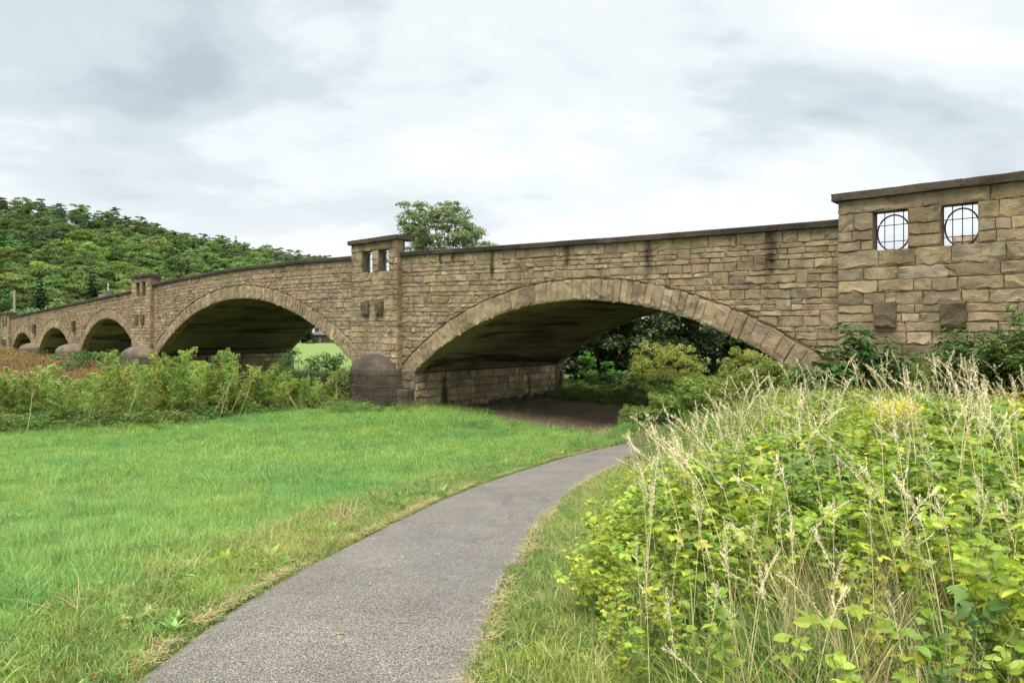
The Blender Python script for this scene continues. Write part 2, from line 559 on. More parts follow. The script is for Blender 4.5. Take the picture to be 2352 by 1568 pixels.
def build_ground():
    us = np.concatenate([-np.geomspace(3000, 22, 46), np.arange(-21, 15, .5), np.geomspace(15.5, 3000, 44)])
    vs_ = np.concatenate([[-60, -30, -15, -8], np.arange(-5, 34, .5), np.geomspace(34.5, 180, 44), np.arange(186, 640, 8), np.geomspace(660, 5000, 16)])
    U, V = np.meshgrid(us, vs_)
    Z = ground(U, V)
    pc = np.interp(V, PV, (A(PL) + A(PR)) / 2); hw = np.interp(V, PV, (A(PR) - A(PL)) / 2)
    under = (np.abs(U - pc) < hw - .02) & (V > -3) & (V < 24.4)
    Z = np.where(under, Z - .05, Z)
    P = np.c_[U.ravel(), V.ravel(), Z.ravel()]
    n, m = U.shape
    i, j = np.meshgrid(np.arange(n - 1), np.arange(m - 1), indexing='ij')
    a = (i * m + j).ravel()
    T = np.concatenate([np.c_[a, a + 1, a + m], np.c_[a + 1, a + m + 1, a + m]])
    bx, by = to_bridge(P[:, 0], P[:, 1])
    grass = A([.055, .085, .02]); soil = A([.20, .148, .10]); straw = A([.15, .125, .06]); lawn = A([.15, .225, .06]); wood = A([.04, .055, .02])
    C = np.tile(grass, (len(P), 1))
    w = np.exp(-((bx + 17.6) / 5.6) ** 4 - ((by - 3.6) / 5.6) ** 4)
    C += (soil - C) * w[:, None]
    far = sstep(P[:, 1], 44, 58)
    C += (lawn - C) * far[:, None]
    wd = sstep(P[:, 1], 178, 196)
    C += (wood - C) * wd[:, None]
    g = G().add(P, T, C)
    m_, nt, b, out = new_mat('ground_soil')
    n1 = tex(nt, .8, 6, .6, 0, 'Position'); n2 = tex(nt, 9, 6, .7, 0, 'Position')
    c = mul(nt, col_attr(nt), ramp(nt, n1.outputs['Fac'], [(.3, (.8, .8, .8)), (.5, (1, 1, 1)), (.7, (1.25, 1.18, 1.0))]).outputs[0])
    c = mul(nt, c, ramp(nt, n2.outputs['Fac'], [(.3, .6), (.7, 1.35)]).outputs[0])
    nt.links.new(c, b.inputs['Base Color'])
    bump(nt, b, [(n2.outputs['Fac'], .8, .05)])
    obj('ground', g, m_, smooth=True, kind='structure', label='meadow ground falling towards the bridge and running on to the hills', cat='ground')


build_ground()


def build_path():
    v = np.arange(-3, 24.4, .18)
    l = np.interp(v, PV, PL) - .10 + .03 * vnoise(v * 2.1, v * 0, 11); r = np.interp(v, PV, PR) + .06 + .035 * vnoise(v * 2.3, v * 0, 12)
    # smooth the joints of the table
    k = np.ones(9) / 9
    l[4:-4] = np.convolve(l, k, 'valid'); r[4:-4] = np.convolve(r, k, 'valid')
    nx = 13
    P = []
    for i in range(len(v)):
        t = np.linspace(0, 1, nx)
        u = l[i] + (r[i] - l[i]) * t
        z = EYE - np.interp(v[i], DV, DD) + .025 * (1 - (2 * t - 1) ** 2) + .006
        z[0] -= .05; z[-1] -= .05
        P.append(np.c_[u, np.full(nx, v[i]), z])
    n = len(v)
    P = np.concatenate(P)
    i, j = np.meshgrid(np.arange(n - 1), np.arange(nx - 1), indexing='ij')
    a = (i * nx + j).ravel()
    T = np.concatenate([np.c_[a, a + 1, a + nx], np.c_[a + 1, a + nx + 1, a + nx]])
    t = np.tile(np.linspace(0, 1, nx), n)
    edge = np.clip(1 - np.minimum(t, 1 - t) * 9, 0, 1)
    g = G().add(P, T, np.c_[edge, edge, edge])
    m, nt, b, out = new_mat('worn_asphalt')
    L = nt.links.new
    vo = nd(nt, 'ShaderNodeTexVoronoi'); vo.inputs['Scale'].default_value = 150
    geo = nd(nt, 'ShaderNodeNewGeometry'); L(geo.outputs['Position'], vo.inputs['Vector'])
    vo2 = nd(nt, 'ShaderNodeTexVoronoi'); vo2.inputs['Scale'].default_value = 95; L(geo.outputs['Position'], vo2.inputs['Vector'])
    sx = nd(nt, 'ShaderNodeSeparateColor'); L(vo.outputs['Color'], sx.inputs[0])
    c = ramp(nt, sx.outputs[0], [(0, (.080, .076, .071)), (.25, (.140, .134, .124)), (.55, (.192, .183, .167)), (.85, (.255, .240, .214)), (1, (.42, .39, .34))]).outputs[0]
    dk = ramp(nt, vo2.outputs['Distance'], [(.0, 1.0), (.45, 1.0), (.62, .45)])
    c = mul(nt, c, dk.outputs[0])
    n1 = tex(nt, 1.1, 5, .6, .3, 'Position'); n2 = tex(nt, 5, 5, .6, 0, 'Position'); n3 = tex(nt, .35, 3, .5, 0, 'Position')
    c = mul(nt, c, ramp(nt, n1.outputs['Fac'], [(.3, .84), (.7, 1.16)]).outputs[0])
    c = mul(nt, c, ramp(nt, n2.outputs['Fac'], [(.3, .93), (.7, 1.07)]).outputs[0])
    c = mul(nt, c, ramp(nt, n3.outputs['Fac'], [(.35, (.94, .95, .97)), (.65, (1.08, 1.05, 1.0))]).outputs[0])
    # hairline cracks and dark damp patches
    vc = nd(nt, 'ShaderNodeTexVoronoi', feature='DISTANCE_TO_EDGE'); vc.inputs['Scale'].default_value = .55
    nw = tex(nt, 2.5, 4, .6, 0, 'Position'); wv = nd(nt, 'ShaderNodeVectorMath', operation='MULTIPLY_ADD')
    L(nw.outputs['Color'], wv.inputs[0]); wv.inputs[1].default_value = (.55, .55, .2); L(geo.outputs['Position'], wv.inputs[2]); L(wv.outputs[0], vc.inputs['Vector'])
    ck = nd(nt, 'ShaderNodeMath', operation='MULTIPLY'); L(ramp(nt, vc.outputs['Distance'], [(.0, 1.0), (.004, .9), (.009, 0.0)]).outputs[0], ck.inputs[0])
    nk = tex(nt, .6, 3, .6, 0, 'Position'); L(ramp(nt, nk.outputs['Fac'], [(.58, 0.0), (.68, .45)]).outputs[0], ck.inputs[1])
    c = mul(nt, c, (.35, .34, .32), ck.outputs[0])
    nq = tex(nt, .9, 5, .65, .8, 'Position', sc3=(1.6, .5, 1))
    c = mul(nt, c, (.74, .74, .76), ramp(nt, nq.outputs['Fac'], [(.58, 0.0), (.68, .8)]).outputs[0])
    # dust washed onto the edges
    er = nd(nt, 'ShaderNodeMath', operation='MULTIPLY'); at = nd(nt, 'ShaderNodeAttribute'); at.attribute_name = 'col'
    L(at.outputs['Fac'], er.inputs[0]); L(ramp(nt, n2.outputs['Fac'], [(.35, 0.0), (.7, .8)]).outputs[0], er.inputs[1])
    c = mul(nt, c, (.20, .175, .125), er.outputs[0], 'MIX')
    L(c, b.inputs['Base Color'])
    b.inputs['Roughness'].default_value = .85
    bump(nt, b, [(vo2.outputs['Distance'], .6, .004), (vo.outputs['Distance'], .4, .003)])
    obj('path', g, m, smooth=True, kind='structure', label='narrow worn asphalt footpath curving right towards the bridge', cat='path')


build_path()

# ------------------------------------------------------------------ the stone bridge
ARCH = [(-14.94, -13.59, 14.60, 'near'), (-39.91, -19.49, 21.29, ''), (-61.91, -8.08, 8.90, ''), (-75.82, -6.77, 6.87, ''), (-86.70, -5.90, 5.50, '')]
ARCH = [(a, b + EYE, r) for a, b, r, _ in ARCH]
SPR = -1.95 + EYE
RING = .78
SPAN = []
for (a, b, r) in ARCH:
    h_ = math.sqrt(r * r - (SPR - b) ** 2)
    SPAN.append((a - h_, a + h_))
TX = [-140, -100, -91.4, -70, -56, -52, -48, -43.8, -38.2, -32.6, -28.2, -24, -19, -12, -6, 2, 16]
TZ = [.2, .9, 1.33, 2.30, 2.94, 3.24, 3.43, 3.57, 3.66, 3.62, 3.53, 3.43, 3.27, 3.08, 2.96, 2.85, 2.75]


def ztop(x):
    return np.interp(x, TX, TZ) + EYE


bw = from_bridge(0, 0)
bridge = empty('stone_bridge', (bw[0], bw[1], 0), -TH, 'long rock-faced sandstone road bridge with five arches and dark coping', 'bridge')
BW = 10.5


def bottom(x):
    z = np.full(np.shape(x), -.6)
    for (a, b, r), (x0, x1) in zip(ARCH, SPAN):
        ins = (x > x0) & (x < x1)
        z = np.where(ins, b + np.sqrt(np.maximum(r * r - (x - a) ** 2, 0)) + .02, z)
    return z


PILLARS = [(-5.98, -1.80, 3.60, [(-5.13, -4.32), (-3.60, -2.83)], True), (-28.1, -24.62, 4.20, [(-27.26, -26.48), (-26.02, -25.24)], True),
           (-56.0, -52.5, 3.95, [(-55.1, -54.45), (-53.95, -53.3)], False), (-94.6, -91.2, 1.80, [(-93.8, -93.2), (-92.6, -92.0)], False)]


def wall_solid(y0, y1, top_off, mat, c, name):
    xs = np.concatenate([np.arange(-96, 1.0, .25)] + [A([p[0] + .029, p[0] + .031, p[1] - .031, p[1] - .029]) for p in PILLARS] + [A([a - 1e-3, a + 1e-3, b - 1e-3, b + 1e-3]) for a, b in SPAN])
    xs = np.sort(xs)
    zt = ztop(xs) - top_off; zb = bottom(xs)
    if y0 < 1:
        for (xa, xb, ct, ops, th) in PILLARS:      # behind a pillar's openings the wall stops at their sill
            zt = np.where((xs > xa + .03) & (xs < xb - .03), np.minimum(zt, ct + EYE - 1.60), zt)
    g = G()
    f = lambda y, z: np.c_[xs, np.full(len(xs), y), z]
    g.quadstrip(f(y0, zb), f(y0, zt), c); g.quadstrip(f(y1, zt), f(y1, zb), c)
    g.quadstrip(f(y0, zt), f(y1, zt), c); g.quadstrip(f(y1, zb), f(y0, zb), c)
    return obj(name, g, mat, bridge)


wall_solid(.028, .46, .17, M['mortar'], (1, 1, 1), 'spandrel_wall')
wall_solid(BW - .46, BW, .17, M['stone'], (.22, .175, .11), 'rear_spandrel_wall')
# vaults, deck, piers
for (a, b, r), (x0, x1) in zip(ARCH, SPAN):
    t0 = math.atan2(SPR - .05 - b, x1 + .01 - a); t1 = math.pi - t0
    t = np.linspace(t0, t1, 40)
    g = G()
    r2 = r + .05
    ys = np.linspace(.2, BW - .1, 8)
    for ya, yb in zip(ys[:-1], ys[1:]):
        p = lambda y: np.c_[a + r2 * np.cos(t), np.full(40, y), b + r2 * np.sin(t)]
        g.quadstrip(p(ya), p(yb))
    obj('vault', g, M['vault'], bridge, smooth=True)
xs = np.arange(-98, 16, 1.0)
g = G()
zr = ztop(xs) - 1.1
g.quadstrip(np.c_[xs, np.full(len(xs), .4), zr], np.c_[xs, np.full(len(xs), BW - .4), zr])
obj('road_deck', g, plain_mat('road_asphalt', (.05, .05, .05)), bridge)
edges = [-4.0] + [e for s in SPAN for e in (s[1], s[0])] + [-96]
edges[0] = 14.0
for k in range(0, len(edges), 2):
    xa, xb = edges[k + 1], edges[k]
    g = G().box(xa + .06, xb - .06, .12, BW - .12, -.7, SPR + (.0 if k else 3.0), (.10, .08, .055))
    obj('pier' if k else 'abutment', g, M['pier'], bridge)

STONE_TONES = A([(.255, .194, .104), (.228, .174, .096), (.285, .216, .115), (.200, .154, .088), (.265, .192, .118), (.315, .246, .135), (.145, .112, .066), (.37, .30, .18), (.240, .190, .118)]) * A([1.26, 1.27, 1.46])
STONE_P0 = A([.26, .2, .17, .1, .09, .08, .05, .02, .03])
STONE_P1 = A([.12, .06, .24, .03, .08, .27, .02, .13, .05])   # cleaner, yellower stone low on the pillars
STONE_V = A([.22, .1, .28, .05, .2, .1, .01, .02, .02])


def tone(kind=0, mixv=0.0):
    p = STONE_V if kind == 1 else STONE_P0 * (1 - mixv) + STONE_P1 * mixv
    p = p / p.sum()
    c = STONE_TONES[rng.choice(len(p), p=p)] * .62 + A([.305, .236, .142]) * .38
    return c * rng.uniform(.90, 1.09) * A([1, rng.uniform(.97, 1.03), rng.uniform(.92, 1.08)])


def clip_poly(P, n, d):
    """keep the part of polygon P where n.p >= d"""
    out = []
    for i in range(len(P)):
        p, q = P[i], P[(i + 1) % len(P)]
        a, b = np.dot(n, p) - d, np.dot(n, q) - d
        if a >= 0: out.append(p)
        if a * b < 0: out.append(p + (q - p) * a / (a - b))
    return out


def area(P):
    P = np.asarray(P)
    x, y = P[:, 0], P[:, 1]
    return .5 * (np.dot(x, np.roll(y, -1)) - np.dot(y, np.roll(x, -1)))


def stone_geo(g, P, front, depth, c, rough=.05, gap=.006, frame=None, vert=False):
    """rock-faced block on polygon P (counter-clockwise in x,z): margin at y=front, rough face towards -y, body going back by depth.
    frame maps local (x, y, z) points to the bridge"""
    if len(P) != 4:
        return stone_poly(g, P, front, depth, c, rough, gap, frame)
    P = np.asarray(P, float)
    cen = P.mean(0); d = P - cen
    P = cen + d * (1 - gap / (np.linalg.norm(d, axis=1)[:, None] * .72 + 1e-6))
    w = (np.linalg.norm(P[1] - P[0]) + np.linalg.norm(P[2] - P[3])) / 2; h = (np.linalg.norm(P[3] - P[0]) + np.linalg.norm(P[2] - P[1])) / 2
    nx = int(np.clip(round(w / .13), 2, 6)); ny = int(np.clip(round(h / .12), 2, 5))
    ex, ey = min(.022 / w, .2), min(.022 / h, .2)
    su = np.concatenate([[0], np.linspace(ex, 1 - ex, nx), [1]]); sv = np.concatenate([[0], np.linspace(ey, 1 - ey, ny), [1]])
    m, n = len(su), len(sv)
    U = np.tile(su, (n, 1)); V_ = np.tile(sv[:, None], (1, m))
    inn = np.zeros((n, m), bool); inn[1:-1, 1:-1] = True
    U = U + np.where(inn, rng.normal(0, .035, U.shape), 0); V_ = V_ + np.where(inn, rng.normal(0, .05, U.shape), 0)
    V_[1, 1:-1] += rng.random(m - 2) ** 2 * .22                       # ragged lower break
    bd = ~inn
    jit = rng.normal(0, .004, (n, m, 2)) * bd[..., None]
    X = (P[0] * ((1 - U) * (1 - V_))[..., None] + P[1] * (U * (1 - V_))[..., None] + P[2] * (U * V_)[..., None] + P[3] * ((1 - U) * V_)[..., None]) + jit
    H = rng.uniform(.1, 1.25, (n, m))
    H[1:-1] = (H[1:-1] + np.roll(H, 1, 1)[1:-1] * .35) / 1.35
    tl = rng.normal(0, .22, 2)
    H = H * (1.12 - .35 * V_ + tl[0] * (U - .5) + tl[1] * (V_ - .5)) * rough * rng.uniform(.75, 1.3)
    H = np.where(inn, np.maximum(H, .004), rng.uniform(-.004, .006, (n, m)))
    F = np.c_[X[..., 0].ravel(), (front - H).ravel(), X[..., 1].ravel()]
    i, j = np.meshgrid(np.arange(n - 1), np.arange(m - 1), indexing='ij'); a = (i * m + j).ravel()
    flip = rng.random(len(a)) < .5
    T1 = np.where(flip[:, None], np.c_[a, a + 1, a + m + 1], np.c_[a, a + 1, a + m]); T2 = np.where(flip[:, None], np.c_[a, a + m + 1, a + m], np.c_[a + 1, a + m + 1, a + m])
    loop = list(range(m)) + [k * m + m - 1 for k in range(1, n)] + [(n - 1) * m + k for k in range(m - 2, -1, -1)] + [k * m for k in range(n - 2, 0, -1)]
    B = F[loop].copy(); B[:, 1] = front + depth
    q = len(F); L_ = len(loop)
    T3 = []
    for k in range(L_):
        k2 = (k + 1) % L_
        T3 += [(loop[k], q + k, loop[k2]), (loop[k2], q + k, q + k2)]
    V = np.concatenate([F, B])
    if frame: V = frame(V)
    g.add(V, np.concatenate([T1, T2, A(T3)]), c)


def stone_poly(g, P, front, depth, c, rough=.05, gap=.009, frame=None):
    """rock-faced block: polygon P (counter-clockwise in x,z) whose margin lies at y=front, face bulging towards -y, body going back by depth.
    frame maps local (x, y, z) points to the bridge"""
    P = np.asarray(P, float)
    cen = P.mean(0)
    d = P - cen
    P = cen + d * (1 - gap / (np.linalg.norm(d, axis=1)[:, None] * .72 + 1e-6))
    pts = []
    n = len(P)
    for i in range(n):
        p, q = P[i], P[(i + 1) % n]
        L_ = np.linalg.norm(q - p)
        if L_ < .03: continue
        k = int(np.clip(round(L_ / .17), 1, 4))
        for j in range(k):
            t = j / k
            w = p + (q - p) * t
            if j: w = w + rng.normal(0, .006, 2)
            pts.append(w)
    if len(pts) < 3: return
    pts = A(pts); n = len(pts)
    cen = pts.mean(0)
    dist = np.linalg.norm(pts - cen, axis=1)
    inset = rng.uniform(.018, .05, n)
    r1 = pts + (cen - pts) * (np.minimum(inset / dist, .35))[:, None]
    r2 = pts + (cen - pts) * rng.uniform(.38, .55, n)[:, None]
    z0, z1 = pts[:, 1].min(), pts[:, 1].max()
    lo1 = 1.35 - .75 * (r1[:, 1] - z0) / (z1 - z0 + 1e-6)
    lo2 = 1.2 - .45 * (r2[:, 1] - z0) / (z1 - z0 + 1e-6)
    h = rough * rng.uniform(.7, 1.3)
    tilt = rng.normal(0, .25, 2)
    rel = lambda r: 1 + ((r - cen) / (np.abs(pts - cen).max(0) + 1e-6) * tilt).sum(1)
    h1 = h * lo1 * rng.uniform(.35, 1.15, n) * rel(r1)
    h2 = h * lo2 * rng.uniform(.65, 1.35, n) * rel(r2)
    V = np.concatenate([np.c_[pts[:, 0], np.full(n, front + depth), pts[:, 1]], np.c_[pts[:, 0], np.full(n, front) + rng.uniform(-.006, .008, n), pts[:, 1]],
                        np.c_[r1[:, 0], front - h1, r1[:, 1]], np.c_[r2[:, 0], front - h2, r2[:, 1]],
                        [[cen[0], front - h * rng.uniform(.7, 1.2), cen[1]]]])
    if frame: V = frame(V)
    T = []
    for i in range(n):
        j = (i + 1) % n
        for k in range(3):
            a, b = k * n, (k + 1) * n
            T += [(a + i, a + j, b + i), (a + j, b + j, b + i)]
        T.append((3 * n + i, 3 * n + j, 4 * n))
    g.add(V, T, c)


def size_seen(x, z, ar, y=0.0):
    d2 = x * x + (20 + y) ** 2 + (z - EYE) ** 2
    return ar * 20 / d2 ** 1.5


def warp(x, z, zt0, fn):
    s_ = (fn(x) - SPR) / (zt0 - SPR)
    return SPR + (z - SPR) * s_


wall_stones = []        # (size, polygon, front, depth, colour, roughness)


def lay_courses(x0, x1, z0, z1, seed, hmin=.17, hmax=.34, wmin=.28, wmax=.92):
    r = np.random.default_rng(seed)
    z = z0; busy = []; out = []
    while z < z1 - .02:
        h = r.uniform(hmin, hmax)
        if z1 - (z + h) < hmin * .8: h = z1 - z
        nb = []
        x = x0
        while x < x1 - 1e-3:
            blk = [b for b in busy if b[0] <= x + 1e-6 < b[1]]
            if blk: x = blk[0][1]; continue
            nxt = min([b[0] for b in busy if b[0] > x] + [x1])
            w = r.uniform(wmin, wmax) * (1.0 if r.random() > .15 else .6)
            if nxt - (x + w) < wmin * .7: w = nxt - x
            w = min(w, 1.35)
            if nxt - x - w < .18: w = nxt - x
            hh = h
            if w < .75 and r.random() < .09 and z + h * 1.9 < z1 - .3:
                hh = h + hmin; nb.append((x, x + w, hh - h))
            out.append([x, x + w, z, z + hh])
            x += w
        if nb:
            # the next course is exactly as high as the jumper stones stick up
            z += h
            busy = [(a, b) for a, b, _ in nb]
            nh = hmin
            x = x0
            while x < x1 - 1e-3:
                blk = [b for b in busy if b[0] <= x + 1e-6 < b[1]]
                if blk: x = blk[0][1]; continue
                nxt = min([b[0] for b in busy if b[0] > x] + [x1])
                w = min(r.uniform(wmin, wmax * .9), 1.2)
                if nxt - (x + w) < wmin * .7: w = nxt - x
                out.append([x, x + w, z, z + nh]); x += w
            z += nh; busy = []
        else:
            z += h
    return out


def wall_region(x0, x1, seed, fn, zlow=1.0):
    zt0 = float(np.max(fn(np.linspace(x0, x1, 40)))) - .18
    top = lambda x: fn(x) - .18
    for (a, b, za, zb) in lay_courses(x0, x1, zlow, zt0, seed):
        P = [A([a, za]), A([b, za]), A([b, zb]), A([a, zb])]
        P = [A([p[0] + rng.normal(0, .004), warp(p[0], p[1], zt0, top) if p[1] > SPR else p[1]]) for p in P]
        cen = np.mean(P, 0)
        ok = True
        for (ax, az, ar), (s0, s1) in zip(ARCH, SPAN):
            rr = ar + RING + .012
            d = np.array([cen[0] - ax, cen[1] - az]); dl = np.linalg.norm(d)
            if dl > rr + 1.4: continue
            if cen[1] < SPR - .5 and s0 < cen[0] < s1: ok = False; break
            n = d / dl
            P = clip_poly(P, n, rr + n[0] * ax + n[1] * az)
            if len(P) < 3: ok = False; break
        if not ok or area(P) < .012: continue
        cen = np.mean(P, 0)
        # pale, yellower stone near the foot of the pillars
        mv = max(np.exp(-((cen[0] + 24.0) / 1.6) ** 2), np.exp(-((cen[0] + 52.2) / 2.) ** 2), np.exp(-((cen[0] + 6.2) / 1.4) ** 2)) * float(sstep(cen[1], 5.4, 3.4))
        wall_stones.append((size_seen(cen[0], cen[1], area(P)), P, 0.0, .16, tone(0, mv), .038))


wall_region(-24.60, -6.0, 21, ztop)
wall_region(-52.48, -28.12, 22, ztop)
wall_region(-91.2, -56.02, 23, ztop)
wall_region(-1.78, 1.2, 24, ztop, 2.4)
PJ = .24                                         # how far the pillars stand proud of the wall
core_c = (.21, .168, .105)
for pi, (xa, xb, ct, ops, through) in enumerate(PILLARS):
    ct += EYE
    zo1 = ct - .57; zo0 = zo1 - 1.0              # top and bottom of the openings
    g = G()
    f0, f1 = -PJ + .028, .50
    g.box(xa + .03, xb - .03, f0, f1, -.6, zo0, core_c)
    fo = .20 if through else f1                  # the parapet is thin where it is pierced
    g.box(xa + .03, xb - .03, f0, fo, zo1, ct - .2, core_c)
    cuts = [xa + .03, ops[0][0], ops[0][1], ops[1][0], ops[1][1], xb - .03]
    for k in (0, 2, 4):
        g.box(cuts[k], cuts[k + 1], f0 + .001, fo - .001, zo0 - .002, zo1 + .002, core_c)
    if not through:
        g.box(xa + .06, xb - .06, f0 + .22, f1 - .01, zo0 - .01, zo1 + .01, core_c)
    obj('pillar', g, M['stone'], bridge)
    zb0 = 1.9 if pi == 0 else .2
    blocks = lay_courses(xa, xb, zb0, zo0, 40 + pi, .20, .33, .38, 1.1)
    for (p, q) in ((xa, ops[0][0]), (ops[0][1], ops[1][0]), (ops[1][1], xb)):
        blocks += lay_courses(p, q, zo0, zo1, 60 + pi + int(p * 7) % 13, .24, .36, .3, .8)
    mid = (ops[0][1] + ops[1][0]) / 2
    for (p, q) in ((xa, ops[0][0] - .25), (ops[0][0] - .25, mid), (mid, ops[1][1] + .25), (ops[1][1] + .25, xb)):
        blocks.append([p, q, zo1, ct - .2])
    # corbels
    cz1 = ct - (3.60 - .67); cz0 = cz1 - .63
    cb = [(xa + .91, xa + 1.42), (xb - 1.54, xb - .99) if pi else (-3.60, -3.05)]
    for (a, b, za, zb) in blocks:
        hit = [c for c in cb if a < c[1] and b > c[0] and za < cz1 and zb > cz0]
        P = [A([a, za]), A([b, za]), A([b, zb]), A([a, zb])]
        cen = np.mean(P, 0)
        mv = .85 * float(sstep(cen[1], ct - 2.2, ct - 4.0)) if pi else .5 * float(sstep(cen[1], ct - 2.0, ct - 3.4))
        edge_ = a < xa + .01 or b > xb - .01
        wall_stones.append((size_seen(cen[0], cen[1], area(P)), P, -PJ, .30 if edge_ else .14, tone(0, mv), .037))
    for (a, b) in cb:
        g = G()
        P = [A([a, cz0]), A([b, cz0]), A([b, cz1]), A([a, cz1])]
        stone_geo(g, P, -PJ - .13, .3, A([.125, .096, .060]) * rng.uniform(.8, 1.2), .035, .002)
        obj('corbel', g, M['stone'], bridge)
    # cap slabs
    g = None
    n = 3 if pi == 0 else 2
    ed = np.linspace(xa - .13, xb + .13, n + 1)
    for a, b in zip(ed[:-1], ed[1:]):
        g = G()
        stone_geo(g, [A([a, ct - .2]), A([b, ct - .2]), A([b, ct]), A([a, ct])], -PJ - .14, .92, A([.072, .056, .040]) * rng.uniform(.85, 1.15), .008, .002)
        obj('cap_stone', g, M['cope'], bridge)
    if through:
        for (a, b) in ops:
            gr = bpy.data.objects.new('window_grille', None); col.objects.link(gr); gr.parent = bridge
            yy = .07; w = b - a
            for t in (.26, .53, .80):
                obj('bar', G().tube([(a + w * t, yy, zo0 - .12), (a + w * t, yy, zo1 + .02)], .012, 5), M['iron'], gr)
            for t in (.235, .66):
                obj('bar', G().tube([(a - .02, yy - .02, zo0 + t), (b + .02, yy - .02, zo0 + t)], .011, 5), M['iron'], gr)
            an = np.linspace(0, 2 * np.pi, 41)
            cx_, cz_ = a + w * .53, zo0 + .45
            g = G()
            ring = np.c_[cx_ + .375 * w / .8 * np.cos(an) * 1.0, np.full(41, yy - .045), cz_ + .46 * np.sin(an)]
            g.tube(ring, .022, 6, cap=False)
            obj('ring', g, M['iron'], gr, smooth=True)

wall_stones.sort(key=lambda s: -s[0])
for k, (sz, P, fr, dp, c, ro) in enumerate(wall_stones[:300]):
    g = G()
    stone_geo(g, P, fr, dp, c, ro)
    obj('stone', g, M['stone'], bridge)
g = G()
for (sz, P, fr, dp, c, ro) in wall_stones[300:]:
    stone_geo(g, P, fr, dp, c, ro)
obj('stone_facing', g, M['stone'], bridge, kind='stuff')

# arch rings
for ai, ((a, b, r), (x0, x1)) in enumerate(zip(ARCH, SPAN)):
    t0 = math.atan2(SPR - b, x1 - a); t1 = math.pi - t0
    wmean = [.30, .34, .36, .36, .38][ai]
    t = t0; k = 0
    while t < t1 - 1e-4:
        w = rng.uniform(.62, 1.4) * wmean / r
        if t1 - (t + w) < .5 * wmean / r: w = t1 - t
        ro = r + RING + rng.uniform(-.07, .0)
        P = [A([a + q * math.cos(th), b + q * math.sin(th)]) for q, th in ((r, t + w), (r, t), (ro, t), (ro, t + w))]
        if area(P) < 0: P = P[::-1]
        g = G()
        stone_geo(g, P, -.012, .46, tone(1), .040, .006)
        obj('voussoir', g, M['stone'], bridge)
        t += w; k += 1

# coping slabs along the parapets
def coping(xa, xb, seed, y0, y1, name='coping_stone'):
    r = np.random.default_rng(seed)
    x = xa
    while x < xb - .05:
        w = r.uniform(1.3, 2.3)
        if xb - x - w < .8: w = xb - x
        g = G(); e = .008
        P = []
        for q in (x + e, x + w / 2, x + w - e):
            zt = float(ztop(q)) + r.normal(0, .003)
            P.append([(q, y0 + .015, zt - .19), (q, y0, zt - .175), (q, y0 + r.normal(0, .004), zt - .03), (q, y0 + .035, zt), (q, y1, zt), (q, y1, zt - .19)])
        V = A(P).reshape(-1, 3); T = []
        for k in range(2):
            for j in range(6):
                p, q2 = k * 6 + j, k * 6 + (j + 1) % 6
                T += [(p, p + 6, q2), (q2, p + 6, q2 + 6)]
        for o_, s_ in ((0, 1), (12, -1)):
            for j in range(1, 5):
                T.append((o_, o_ + j, o_ + j + 1)[::s_])
        g.add(V, T, A([.052, .040, .031]) * r.uniform(.7, 1.3))
        obj(name, g, M['cope'], bridge)
        x += w


coping(-24.6, -5.98, 5, -.13, .62)
coping(-52.5, -28.1, 6, -.13, .62)
coping(-91.2, -56.0, 7, -.13, .62)
coping(-1.80, 1.0, 9, -.13, .62)
# far parapet: its coping and its own pillar behind the near one
g = G()
for x in np.arange(-96, 1, 2.0):
    za, zb = float(ztop(x)), float(ztop(x + 2))
    V = [(x, BW - .6, za - .19), (x + 2, BW - .6, zb - .19), (x, BW - .6, za), (x + 2, BW - .6, zb), (x, BW + .12, za - .19), (x + 2, BW + .12, zb - .19), (x, BW + .12, za), (x + 2, BW + .12, zb)]
    g.add(V, [(0, 1, 2), (1, 3, 2), (2, 3, 6), (3, 7, 6), (4, 6, 5), (5, 6, 7), (0, 4, 1), (1, 4, 5)], (.10, .08, .055))
obj('rear_coping', g, M['cope'], bridge)
for (xa, xb, zt) in ((-5.05, -1.2, 3.40), (-28.1, -24.6, 3.9)):
    g = G()
    for (a, b, za, zb) in lay_courses(xa, xb, 4.6, zt + EYE, 80 + int(-xa), .25, .36, .4, 1.0):
        stone_geo(g, [A([a, za]), A([b, za]), A([b, zb]), A([a, zb])], BW - .72, 1.1, tone(0, .4), .03)
    obj('rear_pillar', g, M['stone'], bridge)

# masonry on the pier walls under the arches
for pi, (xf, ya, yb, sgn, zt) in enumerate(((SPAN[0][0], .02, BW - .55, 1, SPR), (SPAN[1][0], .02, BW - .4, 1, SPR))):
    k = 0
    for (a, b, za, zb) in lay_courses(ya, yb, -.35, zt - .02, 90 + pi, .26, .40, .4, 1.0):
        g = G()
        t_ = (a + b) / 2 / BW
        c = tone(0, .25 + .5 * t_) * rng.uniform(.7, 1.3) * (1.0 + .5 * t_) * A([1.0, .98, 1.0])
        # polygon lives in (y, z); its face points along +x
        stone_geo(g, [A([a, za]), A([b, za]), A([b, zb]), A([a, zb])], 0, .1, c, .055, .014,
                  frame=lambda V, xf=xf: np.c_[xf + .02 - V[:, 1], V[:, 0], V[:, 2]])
        obj('pier_block', g, M['pier'], bridge)

